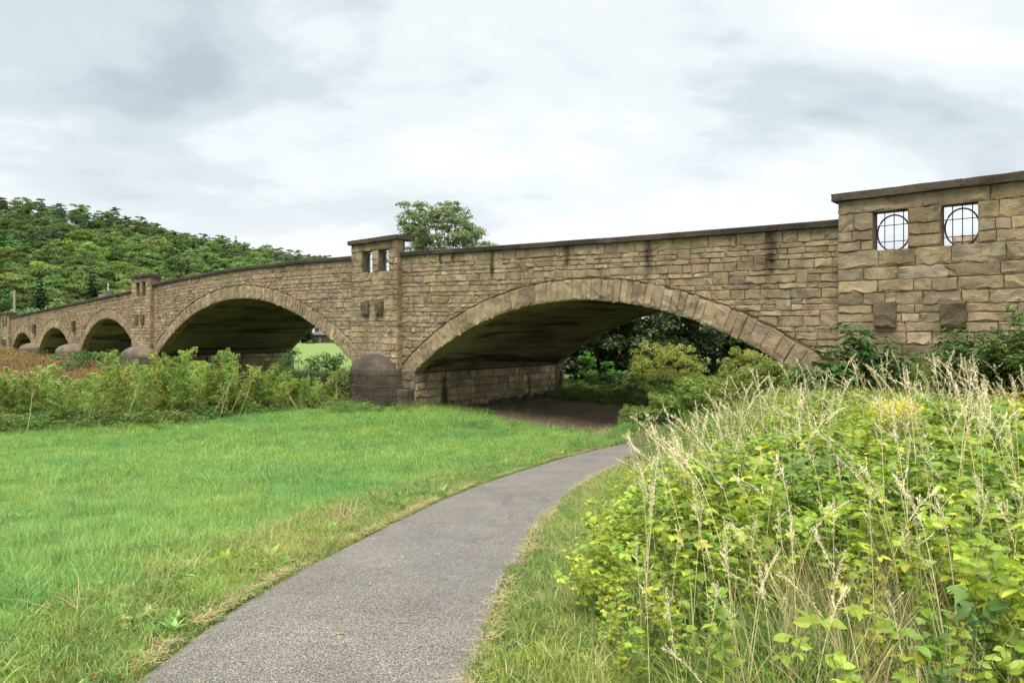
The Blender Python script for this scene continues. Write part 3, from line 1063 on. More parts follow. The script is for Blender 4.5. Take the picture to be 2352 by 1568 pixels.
# rounded cutwaters
def cutwater(xc, hw, proj, ztop_, zbase, name='cutwater', rear=False, c=(.085, .068, .048)):
    g = G()
    y0 = .05 if not rear else BW - .05
    sg = -1 if not rear else 1
    N = 20
    th = np.linspace(0, np.pi, N)
    rows = []
    rows.append(np.c_[xc + hw * np.cos(th), y0 + sg * proj * np.sin(th), np.full(N, zbase - .06)])
    rows.append(np.c_[xc + hw * np.cos(th), y0 + sg * proj * np.sin(th), np.full(N, zbase)])
    for q in np.linspace(.12, 1, 8):
        p = q * np.pi / 2
        f = max(math.cos(p), .015); z = zbase + (ztop_ - zbase) * math.sin(p)
        rows.append(np.c_[xc + hw * f * np.cos(th), y0 + sg * proj * f * np.sin(th), np.full(N, z)])
    for r1_, r2_ in zip(rows[:-1], rows[1:]):
        n0 = rng.normal(0, .006, r1_.shape)
        g.quadstrip(r1_, r2_, np.tile(c, (2 * N, 1)) * rng.uniform(.9, 1.1, (2 * N, 1)))
    dome = obj(name, g, M['cutw'], bridge, smooth=True)
    # drum below the dome: curved blocks course by course
    z = zbase - .07; k = 0
    while z > -.5:
        h = rng.uniform(.42, .52); f = 1.0 if k == 0 else 1.07
        nb = 5 if k % 2 == 0 else 6
        ed = np.linspace(0, np.pi, nb + 1)
        ed[1:-1] += rng.normal(0, .05, nb - 1)
        for a, b in zip(ed[:-1], ed[1:]):
            t = np.linspace(a + .006, b - .006, 6)
            ff = f + rng.normal(0, .006)
            r_o = lambda zz, e: np.c_[xc + hw * (ff - e) * np.cos(t), y0 + sg * proj * (ff - e) * np.sin(t), np.full(6, zz)]
            gb = G(); cc = A(c) * rng.uniform(.75, 1.3)
            gb.quadstrip(r_o(z - h + .02, 0), r_o(z - .02, 0), cc); gb.quadstrip(r_o(z - .02, 0), r_o(z, .012), cc); gb.quadstrip(r_o(z, .012), r_o(z, .3), cc)
            gb.quadstrip(r_o(z - h + .008, .012), r_o(z - h + .02, 0), cc)
            for e_ in (0, 5):
                p = A([r_o(z - h + .01, 0)[e_], r_o(z - .01, 0)[e_], r_o(z - h + .01, .3)[e_], r_o(z - .01, .3)[e_]])
                gb.add(p, [(0, 1, 2), (1, 3, 2)], cc)
            obj('cutwater_block', gb, M['cutw'], bridge)
        z -= h; k += 1
    core = G(); t = np.linspace(0, np.pi, N)
    core.quadstrip(np.c_[xc + hw * .97 * np.cos(t), y0 + sg * proj * .97 * np.sin(t), np.full(N, -.7)], np.c_[xc + hw * .97 * np.cos(t), y0 + sg * proj * .97 * np.sin(t), np.full(N, zbase)], A(c) * .9)
    obj('cutwater_core', core, M['mortar'], bridge)
    return dome


def cutw_mat():
    m, nt, b, out = new_mat('weathered_cutwater')
    n1 = tex(nt, 1.4, 7, .68, .3); n2 = tex(nt, 16, 6, .7); n3 = tex(nt, 5, 7, .75)
    c = mul(nt, col_attr(nt), ramp(nt, n1.outputs['Fac'], [(.3, (.5, .48, .45)), (.5, (1, 1, 1)), (.72, (1.7, 1.55, 1.3))]).outputs[0])
    c = mul(nt, c, ramp(nt, n2.outputs['Fac'], [(.28, .55), (.72, 1.4)]).outputs[0])
    c = mul(nt, c, (.26, .26, .23), ramp(nt, n3.outputs['Fac'], [(.64, 0.0), (.70, .75)]).outputs[0], 'MIX')
    nt.links.new(c, b.inputs['Base Color'])
    bump(nt, b, [(n3.outputs['Fac'], .5, .05), (n2.outputs['Fac'], .6, .02)])
    return m


M['cutw'] = cutw_mat()
cutwater(-26.2, 1.66, 1.30, -1.12 + EYE, -2.02 + EYE, c=(.062, .050, .038))
cutwater(-53.9, 1.9, 1.7, -1.15 + EYE, -2.0 + EYE, c=(.12, .10, .072))
cutwater(-69.65, 1.35, 1.6, -1.25 + EYE, -2.0 + EYE, c=(.14, .115, .082))
cutwater(-81.8, 1.2, 1.5, -1.35 + EYE, -2.0 + EYE, c=(.14, .115, .082))
cutwater(-25.8, 2.03, .9, -1.3 + EYE, -1.75 + EYE, 'rear_cutwater', True, (.26, .21, .135))
cutwater(-54.0, 2.0, .9, -1.3 + EYE, -1.75 + EYE, 'rear_cutwater', True, (.28, .235, .16))
# base course under the near cutwater: big dark blocks
for (a, b, za, zb) in lay_courses(-28.2, -23.8, -.3, SPR - .75, 95, .36, .5, .7, 1.5):
    g = G()
    stone_geo(g, [A([a, za]), A([b, za]), A([b, zb]), A([a, zb])], -.36, .5, A([.085, .066, .048]) * rng.uniform(.75, 1.3), .02, .007)
    obj('plinth_block', g, M['pier'], bridge)

for (a, b, za, zb) in lay_courses(-28.0, -23.72, SPR - .72, SPR + .1, 96, .26, .4, .45, 1.0):
    g = G()
    stone_geo(g, [A([a, za]), A([b, za]), A([b, zb]), A([a, zb])], -.02, .3, A([.17, .135, .09]) * rng.uniform(.75, 1.25), .03, .008)
    obj('pier_block', g, M['pier'], bridge)

for (px_, py_) in ((172, 748), (81, 755.5)):
    dx = (px_ - CX) / FPX
    t = 20 / (dx * sT + cT); X = (dx * cT - sT) * t; Z = EYE - (py_ - HY) / FPX * t
    g = G()
    stone_geo(g, [A([X - .3, Z - .45]), A([X + .3, Z - .45]), A([X + .3, Z + .45]), A([X - .3, Z + .45])], -.18, .3, (.07, .055, .04), .03, .002)
    obj('corbel', g, M['stone'], bridge)

# ------------------------------------------------------------------ scattering by geometry nodes (for what nobody could count)
def source(name, g, mat, smooth=False):
    me = g.mesh(name, smooth)
    me.materials.append(mat)
    return bpy.data.objects.new(name, me)         # not linked: lives only as an instance


def scatter(name, P, rot, scl, idx, sources, label, cat):
    me = bpy.data.meshes.new(name)
    n = len(P)
    me.vertices.add(n)
    me.vertices.foreach_set('co', np.asarray(P, float).ravel())
    a = me.attributes.new('rot', 'FLOAT_VECTOR', 'POINT'); a.data.foreach_set('vector', np.asarray(rot, float).ravel())
    scl = np.asarray(scl, float)
    if scl.ndim == 1: scl = np.repeat(scl[:, None], 3, 1)
    a = me.attributes.new('scl', 'FLOAT_VECTOR', 'POINT'); a.data.foreach_set('vector', scl.ravel())
    a = me.attributes.new('idx', 'INT', 'POINT'); a.data.foreach_set('value', np.asarray(idx, np.int32))
    me.update()
    o = bpy.data.objects.new(name, me); col.objects.link(o)
    tag(o, label, cat, kind='stuff')
    ng = bpy.data.node_groups.new(name, 'GeometryNodeTree')
    ng.interface.new_socket('Geometry', in_out='INPUT', socket_type='NodeSocketGeometry')
    ng.interface.new_socket('Geometry', in_out='OUTPUT', socket_type='NodeSocketGeometry')
    gi = ng.nodes.new('NodeGroupInput'); go = ng.nodes.new('NodeGroupOutput')
    jn = ng.nodes.new('GeometryNodeJoinGeometry')
    def attr(nm, typ):
        q = ng.nodes.new('GeometryNodeInputNamedAttribute'); q.data_type = typ; q.inputs['Name'].default_value = nm
        return q.outputs['Attribute']
    ra, sa, ia = attr('rot', 'FLOAT_VECTOR'), attr('scl', 'FLOAT_VECTOR'), attr('idx', 'INT')
    for k, so in enumerate(sources):
        oi = ng.nodes.new('GeometryNodeObjectInfo'); oi.inputs['Object'].default_value = so
        cm = ng.nodes.new('FunctionNodeCompare'); cm.data_type = 'INT'; cm.operation = 'EQUAL'
        ng.links.new(ia, cm.inputs[2]); cm.inputs[3].default_value = k
        ip = ng.nodes.new('GeometryNodeInstanceOnPoints')
        ng.links.new(gi.outputs[0], ip.inputs['Points']); ng.links.new(cm.outputs[0], ip.inputs['Selection'])
        ng.links.new(oi.outputs['Geometry'], ip.inputs['Instance'])
        ng.links.new(ra, ip.inputs['Rotation']); ng.links.new(sa, ip.inputs['Scale'])
        ng.links.new(ip.outputs[0], jn.inputs[0])
    ng.links.new(jn.outputs[0], go.inputs[0])
    md = o.modifiers.new('scatter', 'NODES'); md.node_group = ng
    return o


def field(n, v0, v1, power=1.0, margin=1.5, r=rng):
    """random (u, v) points over the view wedge, density falling with distance"""
    v = v0 + (v1 - v0) * r.random(n) ** power
    u = r.uniform(-1, 1, n) * (v * .76 + margin)
    return u, v


def rots(n, r=rng, tilt=.12):
    return np.c_[r.normal(0, tilt, n), r.normal(0, tilt, n), r.uniform(0, 6.283, n)]


# ---- grass
def blades(n, hmin, hmax, spread, bend, width, r, dry=0.0, seg=3, lean=0.0, tint=(.0, 1.0)):
    g = G()
    for _ in range(n):
        h = r.uniform(hmin, hmax); a = r.uniform(0, 6.283); b0 = r.normal(0, spread, 2)
        az = r.uniform(0, 6.283); bd = abs(r.normal(bend, bend * .5))
        d = A([math.cos(az), math.sin(az)]) + A([lean, 0]); d /= np.linalg.norm(d) + 1e-6
        t = np.linspace(0, 1, seg + 1)
        hor = bd * h * t ** 1.8; ver = h * (t - .38 * min(bd, 1.3) * t ** 2.4)
        side = A([-d[1], d[0]]); w = width * r.uniform(.7, 1.3)
        V = []
        for i in range(seg):
            p = b0 + d * hor[i]; ww = w * (1 - t[i] ** 1.6 * .8)
            V += [(p[0] - side[0] * ww, p[1] - side[1] * ww, ver[i]), (p[0] + side[0] * ww, p[1] + side[1] * ww, ver[i])]
        p = b0 + d * hor[seg]
        V.append((p[0], p[1], ver[seg]))
        T = []
        for i in range(seg - 1):
            T += [(2 * i, 2 * i + 1, 2 * i + 2), (2 * i + 1, 2 * i + 3, 2 * i + 2)]
        T.append((2 * seg - 2, 2 * seg - 1, 2 * seg))
        g.add(V, T, r.uniform(*tint))
    return g


PATCH = [(.35, [(.32, (.76, .88, .9)), (.5, (1, 1, 1)), (.68, (1.25, 1.10, .95))]), (2.2, [(.3, (.80, .84, .85)), (.7, (1.2, 1.14, 1.05))])]
M['grass'] = leaf_mat('meadow_grass', (.135, .275, .066), (.325, .495, .17), .42, .26, .45, PATCH, .022)
M['verge'] = leaf_mat('verge_grass', (.14, .24, .05), (.32, .40, .12), .35, .28, .5, PATCH, .03)
M['dry'] = leaf_mat('dry_grass', (.38, .30, .14), (.64, .55, .31), .35, .25, .6, None, .015, 1.0)
M['longgrass'] = leaf_mat('long_grass', (.11, .20, .05), (.28, .38, .12), .38, .3, .45, PATCH, .03)
r1 = np.random.default_rng(101)
T_mead = [source('grass_tuft', blades(30, .10, .26, .06, .75, .0032, r1), M['grass']) for _ in range(3)]
T_meadfar = [source('grass_tuft', blades(30, .12, .30, .10, .8, .006, r1), M['grass']) for _ in range(2)]
T_verge = [source('grass_tuft', blades(26, .035, .12, .05, .7, .003, r1), M['verge']) for _ in range(2)]
T_dry = [source('straw_tuft', blades(14, .05, .20, .05, 1.1, .0028, r1), M['dry']) for _ in range(2)]
T_long = [source('grass_tuft', blades(26, .30, .75, .09, .6, .0045, r1), M['longgrass']) for _ in range(2)]
T_straw = [source('straw_tuft', blades(16, .25, .65, .08, .7, .003, r1), M['dry']), source('straw_tuft', blades(12, .55, 1.05, .09, .35, .0022, r1, seg=4), M['dry'])]

def herb(kind, r):
    g = G()
    if kind == 0:                                  # clover
        for _ in range(10):
            p = A([*r.normal(0, .05, 2), r.uniform(.04, .12)])
            a = A([0, 2.1, 4.2]) + r.uniform(0, 6)
            g.place(A([(0, 0, 0), (-.5, .7, 0), (0, 1, .05), (.5, .7, 0)]), A([(0, 2, 1), (0, 3, 2)]), basis(np.c_[np.cos(a), np.sin(a), a * 0 + .1], np.tile((0, 0, 1.), (3, 1))) * .022, np.tile(p, (3, 1)), r.random(3))
    elif kind == 1:                                # plantain rosette
        for k in range(8):
            a = k * 2.4
            g.place(A([(0, 0, 0), (-.2, .5, .05), (0, 1, 0), (.2, .5, .05)]), A([(0, 2, 1), (0, 3, 2)]), basis(A([[math.cos(a), math.sin(a), r.uniform(.2, 1.2)]]), A([[0, 0, 1.]])) * r.uniform(.1, .18), np.zeros((1, 3)), r.random(1))
    else:                                          # brown seed stems
        for _ in range(5):
            p = r.normal(0, .05, 2); h = r.uniform(.16, .30); t = r.normal(0, .04, 2)
            g.tube([(*p, 0), (*(p + t), h)], .0015, 3, .2, False)
            g.tube([(*(p + t), h), (*(p + t * 1.2), h + .03)], [.006, .002], 4, .2)
    return g


T_herb = [source('herb', herb(k, r1), m_) for k, m_ in ((0, M['verge']), (1, M['grass']), (2, M['dry']))]
WEED_X = [-400, 0, 400, 800, 950, 1100]
WEED_V = [21.5, 22.3, 25.0, 31.0, 33.5, 36]


def weed_v(u, v):
    return np.interp(u / np.maximum(v, .1) * FPX + CX, WEED_X, WEED_V)


def wl(u, v): return np.interp(v, PV, PL) - u       # metres left of the path
def wr(u, v): return u - np.interp(v, PV, PR)       # metres right of the path


def soilmask(u, v):
    bx, by = to_bridge(u, v)
    return np.exp(-((bx + 17.6) / 5.4) ** 4 - ((by - 3.9) / 5.0) ** 4)


# meadow left of the path and beyond its bend
def meadow():
    P = []
    u, v = field(150000, 2.6, 36, .62, 1.5, r1)
    left = wl(u, v)
    bx, by = to_bridge(u, v)
    ok = (left > .22 + .1 * vnoise(v * 2, u, 5)) & (by < 1.5) & ~((v > 23.5) & (u > 2.5) & (by > -3)) & (r1.random(len(u)) > soilmask(u, v) * 1.3)
    ok &= (v < weed_v(u, v) + 1.2)
    thin = np.where(left < 1.3, .35 + .5 * sstep(left, .3, 1.3), 1)
    ok &= r1.random(len(u)) < thin
    ok |= (v > 24.5) & (u > 2) & (by < -1) & (u < 12) & (r1.random(len(u)) > soilmask(u, v) * 1.6)
    u, v, left = u[ok], v[ok], left[ok]
    n = len(u)
    far = v > 13
    idx = np.where(far, 3 + r1.integers(0, 2, n), r1.integers(0, 3, n))
    hvar = 1 + .28 * vnoise(u * .55, v * .55, 8) + .15 * vnoise(u * 2.2, v * 2.2, 9)
    s = hvar * r1.uniform(.75, 1.2, n) * (.62 + .38 * sstep(left, .4, 2.2)) * (1 + .012 * np.maximum(v - 10, 0))
    rot = rots(n, r1, .16); 
    scatter('meadow_grass', np.c_[u, v, ground(u, v)], rot, s, idx, T_mead + T_meadfar, 'bright green mown meadow grass left of the path', 'grass')

    # clover, plantain and brown seed stems scattered through it
    u, v = field(9000, 2.6, 24, .6, 1.5, r1)
    l = wl(u, v)
    ok = (l > .15) & (v < weed_v(u, v) - .5) & (r1.random(len(u)) < np.clip(.25 + .5 * vnoise(u * .9, v * .9, 81) + .5 * sstep(l, 2.5, .4), 0, 1))
    u, v = u[ok], v[ok]; n = len(u)
    scatter('meadow_herbs', np.c_[u, v, ground(u, v) + .02], rots(n, r1, .2), r1.uniform(.6, 1.3, n), r1.choice(3, n, p=[.5, .25, .25]), T_herb, 'small clover, plantain and brown seed stems in the meadow', 'herbs')


meadow()


def verge():
    # short mixed turf on both verges
    u, v = field(120000, 1.6, 24, .62, 1.5, r1)
    l, rr = wl(u, v), wr(u, v)
    e = .12 * vnoise(v * 1.7, u * .5, 31)
    ok = ((l > .02 + .04 * vnoise(v * 6, u, 33)) & (l < 1.35 + 2 * e)) | ((rr > .02 + .05 * vnoise(v * 6, u, 34)) & (rr < 1.25 + e))
    u, v, l, rr = u[ok], v[ok], l[ok], rr[ok]
    n = len(u); d = np.maximum(l, rr)
    dryp = np.clip(.16 - .2 * d, .04, .6) + .24 * sstep(vnoise(u * 1.3, v * 1.3, 36), .1, .7)
    dry = r1.random(n) < dryp
    idx = np.where(dry, 2 + r1.integers(0, 2, n), r1.integers(0, 2, n))
    s = r1.uniform(.6, 1.25, n) * (.55 + .75 * sstep(d, 0, .9))
    scatter('verge_grass', np.c_[u, v, ground(u, v)], rots(n, r1, .2), s, idx, T_verge + T_dry, 'short patchy turf on both verges of the path', 'grass')
    # dead straw lying on the very edge of the asphalt
    k = 1300
    v = 2.2 + 21 * r1.random(k) ** 1.15
    side = r1.random(k) < .62
    off = np.abs(r1.normal(0, .032, k)) * r1.choice([-.8, 1], k) * (1 + .5 * vnoise(v * 3, v * 0, 51))
    keep = vnoise(v * 2.3, side * 3.0, 52) > -.35
    v, side, off = v[keep], side[keep], off[keep]; k = len(v)
    u = np.where(side, np.interp(v, PV, PL) - .09 - off, np.interp(v, PV, PR) + .07 + off)
    g = []
    for q in range(3):
        gg = G()
        for _ in range(9):
            a = r1.uniform(0, 6.28); L_ = r1.uniform(.05, .19); p = r1.normal(0, .04, 2); z = r1.uniform(.012, .035)
            dd = A([math.cos(a), math.sin(a)]); sd = A([-dd[1], dd[0]]) * .0022
            gg.add([(*(p - sd), z), (*(p + sd), z), (*(p + dd * L_), z + r1.uniform(-.015, .04))], [(0, 1, 2)], A([.7, .7, .7]) * r1.uniform(.3, 1.4))
        g.append(source('straw', gg, M['dry']))
    z = ground(u, v)
    scatter('straw_litter', np.c_[u, v, z + .012], np.c_[np.zeros((k, 2)), r1.uniform(0, 6.28, k)], r1.uniform(.6, 1.3, k), r1.integers(0, 3, k), g, 'pale dead straw lying along both edges of the asphalt', 'straw')

    k = 420
    v = 2.2 + 20 * r1.random(k) ** 1.2
    q = r1.beta(.55, .55, k)
    u = np.interp(v, PV, PL) + q * (np.interp(v, PV, PR) - np.interp(v, PV, PL))
    g = []
    for _ in range(4):
        gg = G()
        for _ in range(2):
            a = r1.uniform(0, 6.28); L_ = r1.uniform(.02, .10); p = r1.normal(0, .12, 2)
            dd = A([math.cos(a), math.sin(a)]); sd = A([-dd[1], dd[0]]) * r1.choice([.0012, .0018, .006], p=[.5, .35, .15])
            gg.add([(*(p - sd), 0), (*(p + sd), 0), (*(p + dd * L_ + sd), .004), (*(p + dd * L_ - sd * .4), .006)], [(0, 1, 2), (0, 2, 3)], A([.7, .7, .7]) * r1.uniform(.0, 1.2))
        g.append(source('path_litter', gg, M['dry']))
    z = EYE - np.interp(v, DV, DD) + .025 * (1 - (2 * q - 1) ** 2) + .011
    scatter('path_litter', np.c_[u, v, z], np.c_[np.zeros((k, 2)), r1.uniform(0, 6.28, k)], r1.uniform(.5, 1.2, k), r1.integers(0, 4, k), g, 'bits of straw and leaf blown onto the asphalt', 'litter')


verge()

# ---- leaf templates
def leaf_template(L_=1.0, W=.62, serr=5, fold=.25, droop=.18):
    """serrated ovate leaf lying in +y, folded along its midrib"""
    t = np.linspace(0, 1, serr + 1)
    prof = np.sin(np.pi * t ** .72) ** .85 * W / 2
    mid = np.c_[np.zeros(serr + 1), t * L_, -droop * t ** 2 * L_]
    V = [tuple(p) for p in mid]; T = []
    for sgn in (-1, 1):
        base = len(V)
        for i in range(1, serr):
            w = prof[i] * (1.06 if i % 2 else .92)
            V.append((sgn * w, t[i] * L_ + .03, -droop * t[i] ** 2 * L_ + abs(w) * fold))
        ring = [0] + list(range(base, base + serr - 1)) + [serr]
        for i in range(serr):
            a, b, c_, d = i, i + 1, ring[i + 1], ring[i]
            q = [(a, b, c_), (a, c_, d)]
            for tri in q:
                if len(set(tri)) == 3: T.append(tri if sgn > 0 else tri[::-1])
    return A(V), A(T)


LV, LT = leaf_template()
DV_, DT_ = A([(0, 0, 0), (-.32, .5, .08), (0, 1, -.05), (.32, .5, .08)]), A([(0, 2, 1), (0, 3, 2)])


def trifoliate(r, size):
    """one compound leaf along +y on a short stalk"""
    g = G()
    g.tube([(0, 0, 0), (0, size * .55, size * .12)], [.0016, .0011], 3, .55, False)
    hub = A([0, size * .55, size * .12])
    tint = r.uniform(.1, 1.0)
    for a, s, off in ((0, 1.0, .12), (1.15, .82, 0), (-1.15, .82, 0)):
        d = A([[math.sin(a), math.cos(a), r.uniform(-.35, .05)]]); nn = A([[r.normal(0, .25), r.normal(0, .25) - .1, 1]])
        Mx = basis(d, nn) * size * s * r.uniform(.9, 1.15)
        g.place(LV, LT, Mx, (hub + A([math.sin(a), math.cos(a), 0]) * off * size)[None], A([np.clip(tint + r.normal(0, .12), 0, 1)]))
    return g


M['rasp'] = leaf_mat('bramble_leaf', (.13, .23, .035), (.54, .62, .10), .44, .26, .42, [(.8, [(.3, (.80, .88, 1.0)), (.7, (1.18, 1.10, .8))])], .025)
M['nettle'] = leaf_mat('nettle_leaf', (.07, .145, .032), (.20, .30, .07), .35, .25, .5, None, .012)
M['cane'] = plain_mat('bramble_cane', (.17, .10, .055), .7, .3, 20)
M['straw'] = plain_mat('straw_stalk', (.76, .65, .36), .7, .2, 15)
M['seed'] = plain_mat('seed_head', (.84, .75, .50), .8, .25, 60)
r2 = np.random.default_rng(202)
RASP_LEAF = [trifoliate(r2, s).mesh('leaf') for s in (.055, .064, .072, .082, .060, .092)]
for me in RASP_LEAF: me.materials.append(M['rasp'])


def shoot_layout(r, h, nl):
    """stem polyline and leaf (position, heading, pitch, which) of one bramble shoot"""
    az = r.uniform(0, 6.28); arch = r.uniform(.05, .45)
    t = np.linspace(0, 1, 7)
    P = np.c_[np.cos(az) * arch * h * t ** 2, np.sin(az) * arch * h * t ** 2, h * (t - .18 * arch * t ** 3)]
    lv = []
    for i in range(nl):
        q = r.uniform(.22, 1.0) ** .8
        p = A([np.interp(q, t, P[:, k]) for k in range(3)])
        lv.append((p, i * 2.4 + r.normal(0, .4), r.uniform(-.15, .75), int(r.integers(0, 6))))
    return P, lv


def euler_mat(yaw, pitch):
    cy, sy, cp, sp = math.cos(yaw), math.sin(yaw), math.cos(pitch), math.sin(pitch)
    Rz = A([[cy, -sy, 0], [sy, cy, 0], [0, 0, 1]]); Rx = A([[1, 0, 0], [0, cp, -sp], [0, sp, cp]])
    return Rz @ Rx


def mesh_arrays(me):
    V = np.zeros(len(me.vertices) * 3); me.vertices.foreach_get('co', V)
    T = np.zeros(len(me.loops), np.int32); me.loops.foreach_get('vertex_index', T)
    C = np.zeros(len(me.vertices) * 4); me.attributes['col'].data.foreach_get('color', C)
    return V.reshape(-1, 3), T.reshape(-1, 3), C.reshape(-1, 4)[:, :3]


RL = [mesh_arrays(m) for m in RASP_LEAF]


def shoot_geo(r, h, nl, k=1.0):
    g = G()
    P, lv = shoot_layout(r, h, nl)
    g.tube(P, np.linspace(.004, .0015, 7), 4, .3)
    for p, yaw, pit, w in lv:
        V, T, C = RL[w]
        dt = r.normal(0, .1)
        g.add(V @ euler_mat(yaw, pit).T * r.uniform(.75, 1.15) * k + p, T, np.clip(C + dt, 0, 1))
    return g


T_shoot = [source('bramble_shoot', shoot_geo(r2, .85, 20), M['rasp']) for _ in range(4)] + [source('nettle_shoot', shoot_geo(r2, .9, 18), M['nettle'])]
T_shootfar = [source('bramble_shoot', shoot_geo(r2, .85, 13, 1.1), M['rasp']) for _ in range(2)]


def thicket_mask(u, v):
    w = wr(u, v)
    bx, by = to_bridge(u, v)
    return (w > .85 + .22 * vnoise(v * 1.3, u, 61) + .5 * sstep(v, 5, 2)) & (by < -3.2 - .6 * vnoise(u, v, 62)) & (u < v * .78 + 2.2)


def thicket():
    u, v = field(21000, 1.7, 17, .78, 2.2, r2)
    ok = thicket_mask(u, v) & (r2.random(len(u)) < .62 + .5 * vnoise(u * 1.5, v * 1.5, 63) + .25 * sstep(v, 5, 9))
    # a pocket of plain tall grass in the nearest part
    pocket = np.exp(-((u - 1.55) / .75) ** 2 - ((v - 3.5) / 1.1) ** 2)
    ok &= r2.random(len(u)) > pocket * 1.1
    u, v = u[ok], v[ok]; n = len(u); w = wr(u, v)
    idx = np.where(v > 9, 5 + r2.integers(0, 2, n), r2.integers(0, 4, n))
    idx = np.where(r2.random(n) < .13 + .35 * sstep(vnoise(u * .8, v * .8, 68), .1, .7), 4, idx)
    s = r2.uniform(.5, 1.1, n) * (.58 + .42 * sstep(w, .7, 2.0)) * (1 + .24 * vnoise(u * 1.1, v * 1.1, 64)) * (1 - .36 * sstep(v, 7, 13.5)) * np.where(v < 3, .8, 1)
    scatter('bramble_thicket', np.c_[u, v, ground(u, v) - .02], rots(n, r2, .14), s, idx, T_shoot + T_shootfar, 'lime green bramble thicket covering the bank right of the path', 'brambles')
    # tall grass and dead straw growing through it
    u, v = field(26000, 1.7, 17, .72, 2.2, r2)
    w = wr(u, v)
    bx, by = to_bridge(u, v)
    pocket = np.exp(-((u - 1.55) / .8) ** 2 - ((v - 3.5) / 1.2) ** 2)
    p = .34 + .55 * pocket + .25 * vnoise(u * 1.3, v * 1.3, 65)
    ok = (w > .6) & (by < -2.5) & (r2.random(len(u)) < p) & (u < v * .78 + 2.2)
    u, v, w, pocket = u[ok], v[ok], w[ok], pocket[ok]; n = len(u)
    dry = r2.random(n) < .45 + .15 * pocket
    idx = np.where(dry, 2 + r2.integers(0, 2, n), r2.integers(0, 2, n))
    s = r2.uniform(.5, 1.15, n) * (.45 + .55 * sstep(w, .5, 1.8))
    scatter('rough_grass', np.c_[u, v, ground(u, v)], rots(n, r2, .22), s, idx, T_long + T_straw, 'rough green and dead grass growing through the brambles', 'grass')


thicket()

# the nearest bramble shoots, one by one
def near_shoots():
    spots = [(1.45, 2.75), (1.75, 3.05), (2.05, 2.7), (2.2, 3.2), (1.25, 3.3), (2.5, 3.5), (1.95, 3.75), (1.2, 4.6), (.95, 5.1), (1.0, 5.9), (.82, 5.5), (1.1, 6.6), (2.75, 3.9), (1.6, 4.5),
             (2.4, 4.4), (1.9, 5.0), (2.9, 4.8), (1.5, 5.6), (.75, 6.3), (1.3, 7.3)]
    stem_m = M['cane']
    for i, (u, v) in enumerate(spots):
        z = float(ground(u, v))
        e = empty('bramble_shoot', (u, v, z - .02), 0, 'lime green bramble shoot at the %s' % ('bottom right, nearest the camera' if v < 3.6 and u > 1.6 else 'front of the thicket, below the tall straw' if v < 5.1 else 'path-side flank of the thicket' if u < 1.35 else 'heart of the near thicket'), 'bramble', 'nearest bramble shoots')
        h = r2.uniform(.5, .8) if v < 4.2 else r2.uniform(.55, .85)
        P, lv = shoot_layout(r2, h, 13)
        obj('stem', G().tube(P, np.linspace(.0042, .0015, 7), 5), stem_m, e)
        for p, yaw, pit, w in lv:
            o = bpy.data.objects.new('leaf', RASP_LEAF[w]); col.objects.link(o); o.parent = e
            o.location = p; o.rotation_euler = (pit, 0, yaw); s = r2.uniform(.85, 1.3); o.scale = (s, s, s)


near_shoots()

# ---- tall dead grass stalks
def stalk_meshes(r, h, lean, curl):
    t = np.linspace(0, 1, 9)
    x = -lean * h * t ** 1.7 - curl * h * np.maximum(t - .75, 0) ** 1.5
    y = r.normal(0, .05) * h * t ** 2
    z = h * (t - .25 * lean * t ** 2) - curl * .5 * h * np.maximum(t - .8, 0) ** 1.6
    P = np.c_[x, y, z]
    st = G().tube(P, np.linspace(.0024, .0012, 9), 4)
    hd = G()
    n = 84
    q = 1 - r.random(n) ** 1.1 * .25
    pos = np.stack([np.interp(q, t, P[:, k]) for k in range(3)], 1)
    tan = unit(np.stack([np.interp(np.minimum(q + .02, 1), t, P[:, k]) - np.interp(q - .03, t, P[:, k]) for k in range(3)], 1))
    d = unit(tan + r.normal(0, .22, (n, 3)))
    L_ = r.uniform(.010, .024, n)
    Mx = basis(d, unit(r.normal(0, 1, (n, 3)))) * L_[:, None, None] * A([.30, .8, 1])[None, None, :]
    hd.place(DV_, DT_, Mx, pos + r.normal(0, .006, (n, 3)), r.uniform(.2, 1, n))
    # a few side sprays
    for _ in range(r.integers(2, 5)):
        qq = r.uniform(.80, .93); p = A([np.interp(qq, t, P[:, k]) for k in range(3)])
        a = unit(A([r.normal(-.3, .5), r.normal(0, .5), 1.0])); ln = r.uniform(.04, .10)
        hd.tube([p, p + a * ln], .0009, 3, .6, False)
        m = 7
        pp = p + a * ln * r.uniform(.3, 1, m)[:, None]
        Mx = basis(unit(a + r.normal(0, .25, (m, 3))), unit(r.normal(0, 1, (m, 3)))) * r.uniform(.014, .026, m)[:, None, None] * A([.30, .8, 1])
        hd.place(DV_, DT_, Mx, pp, r.uniform(.2, 1, m))
    return st.mesh('stem'), hd.mesh('seed_head')


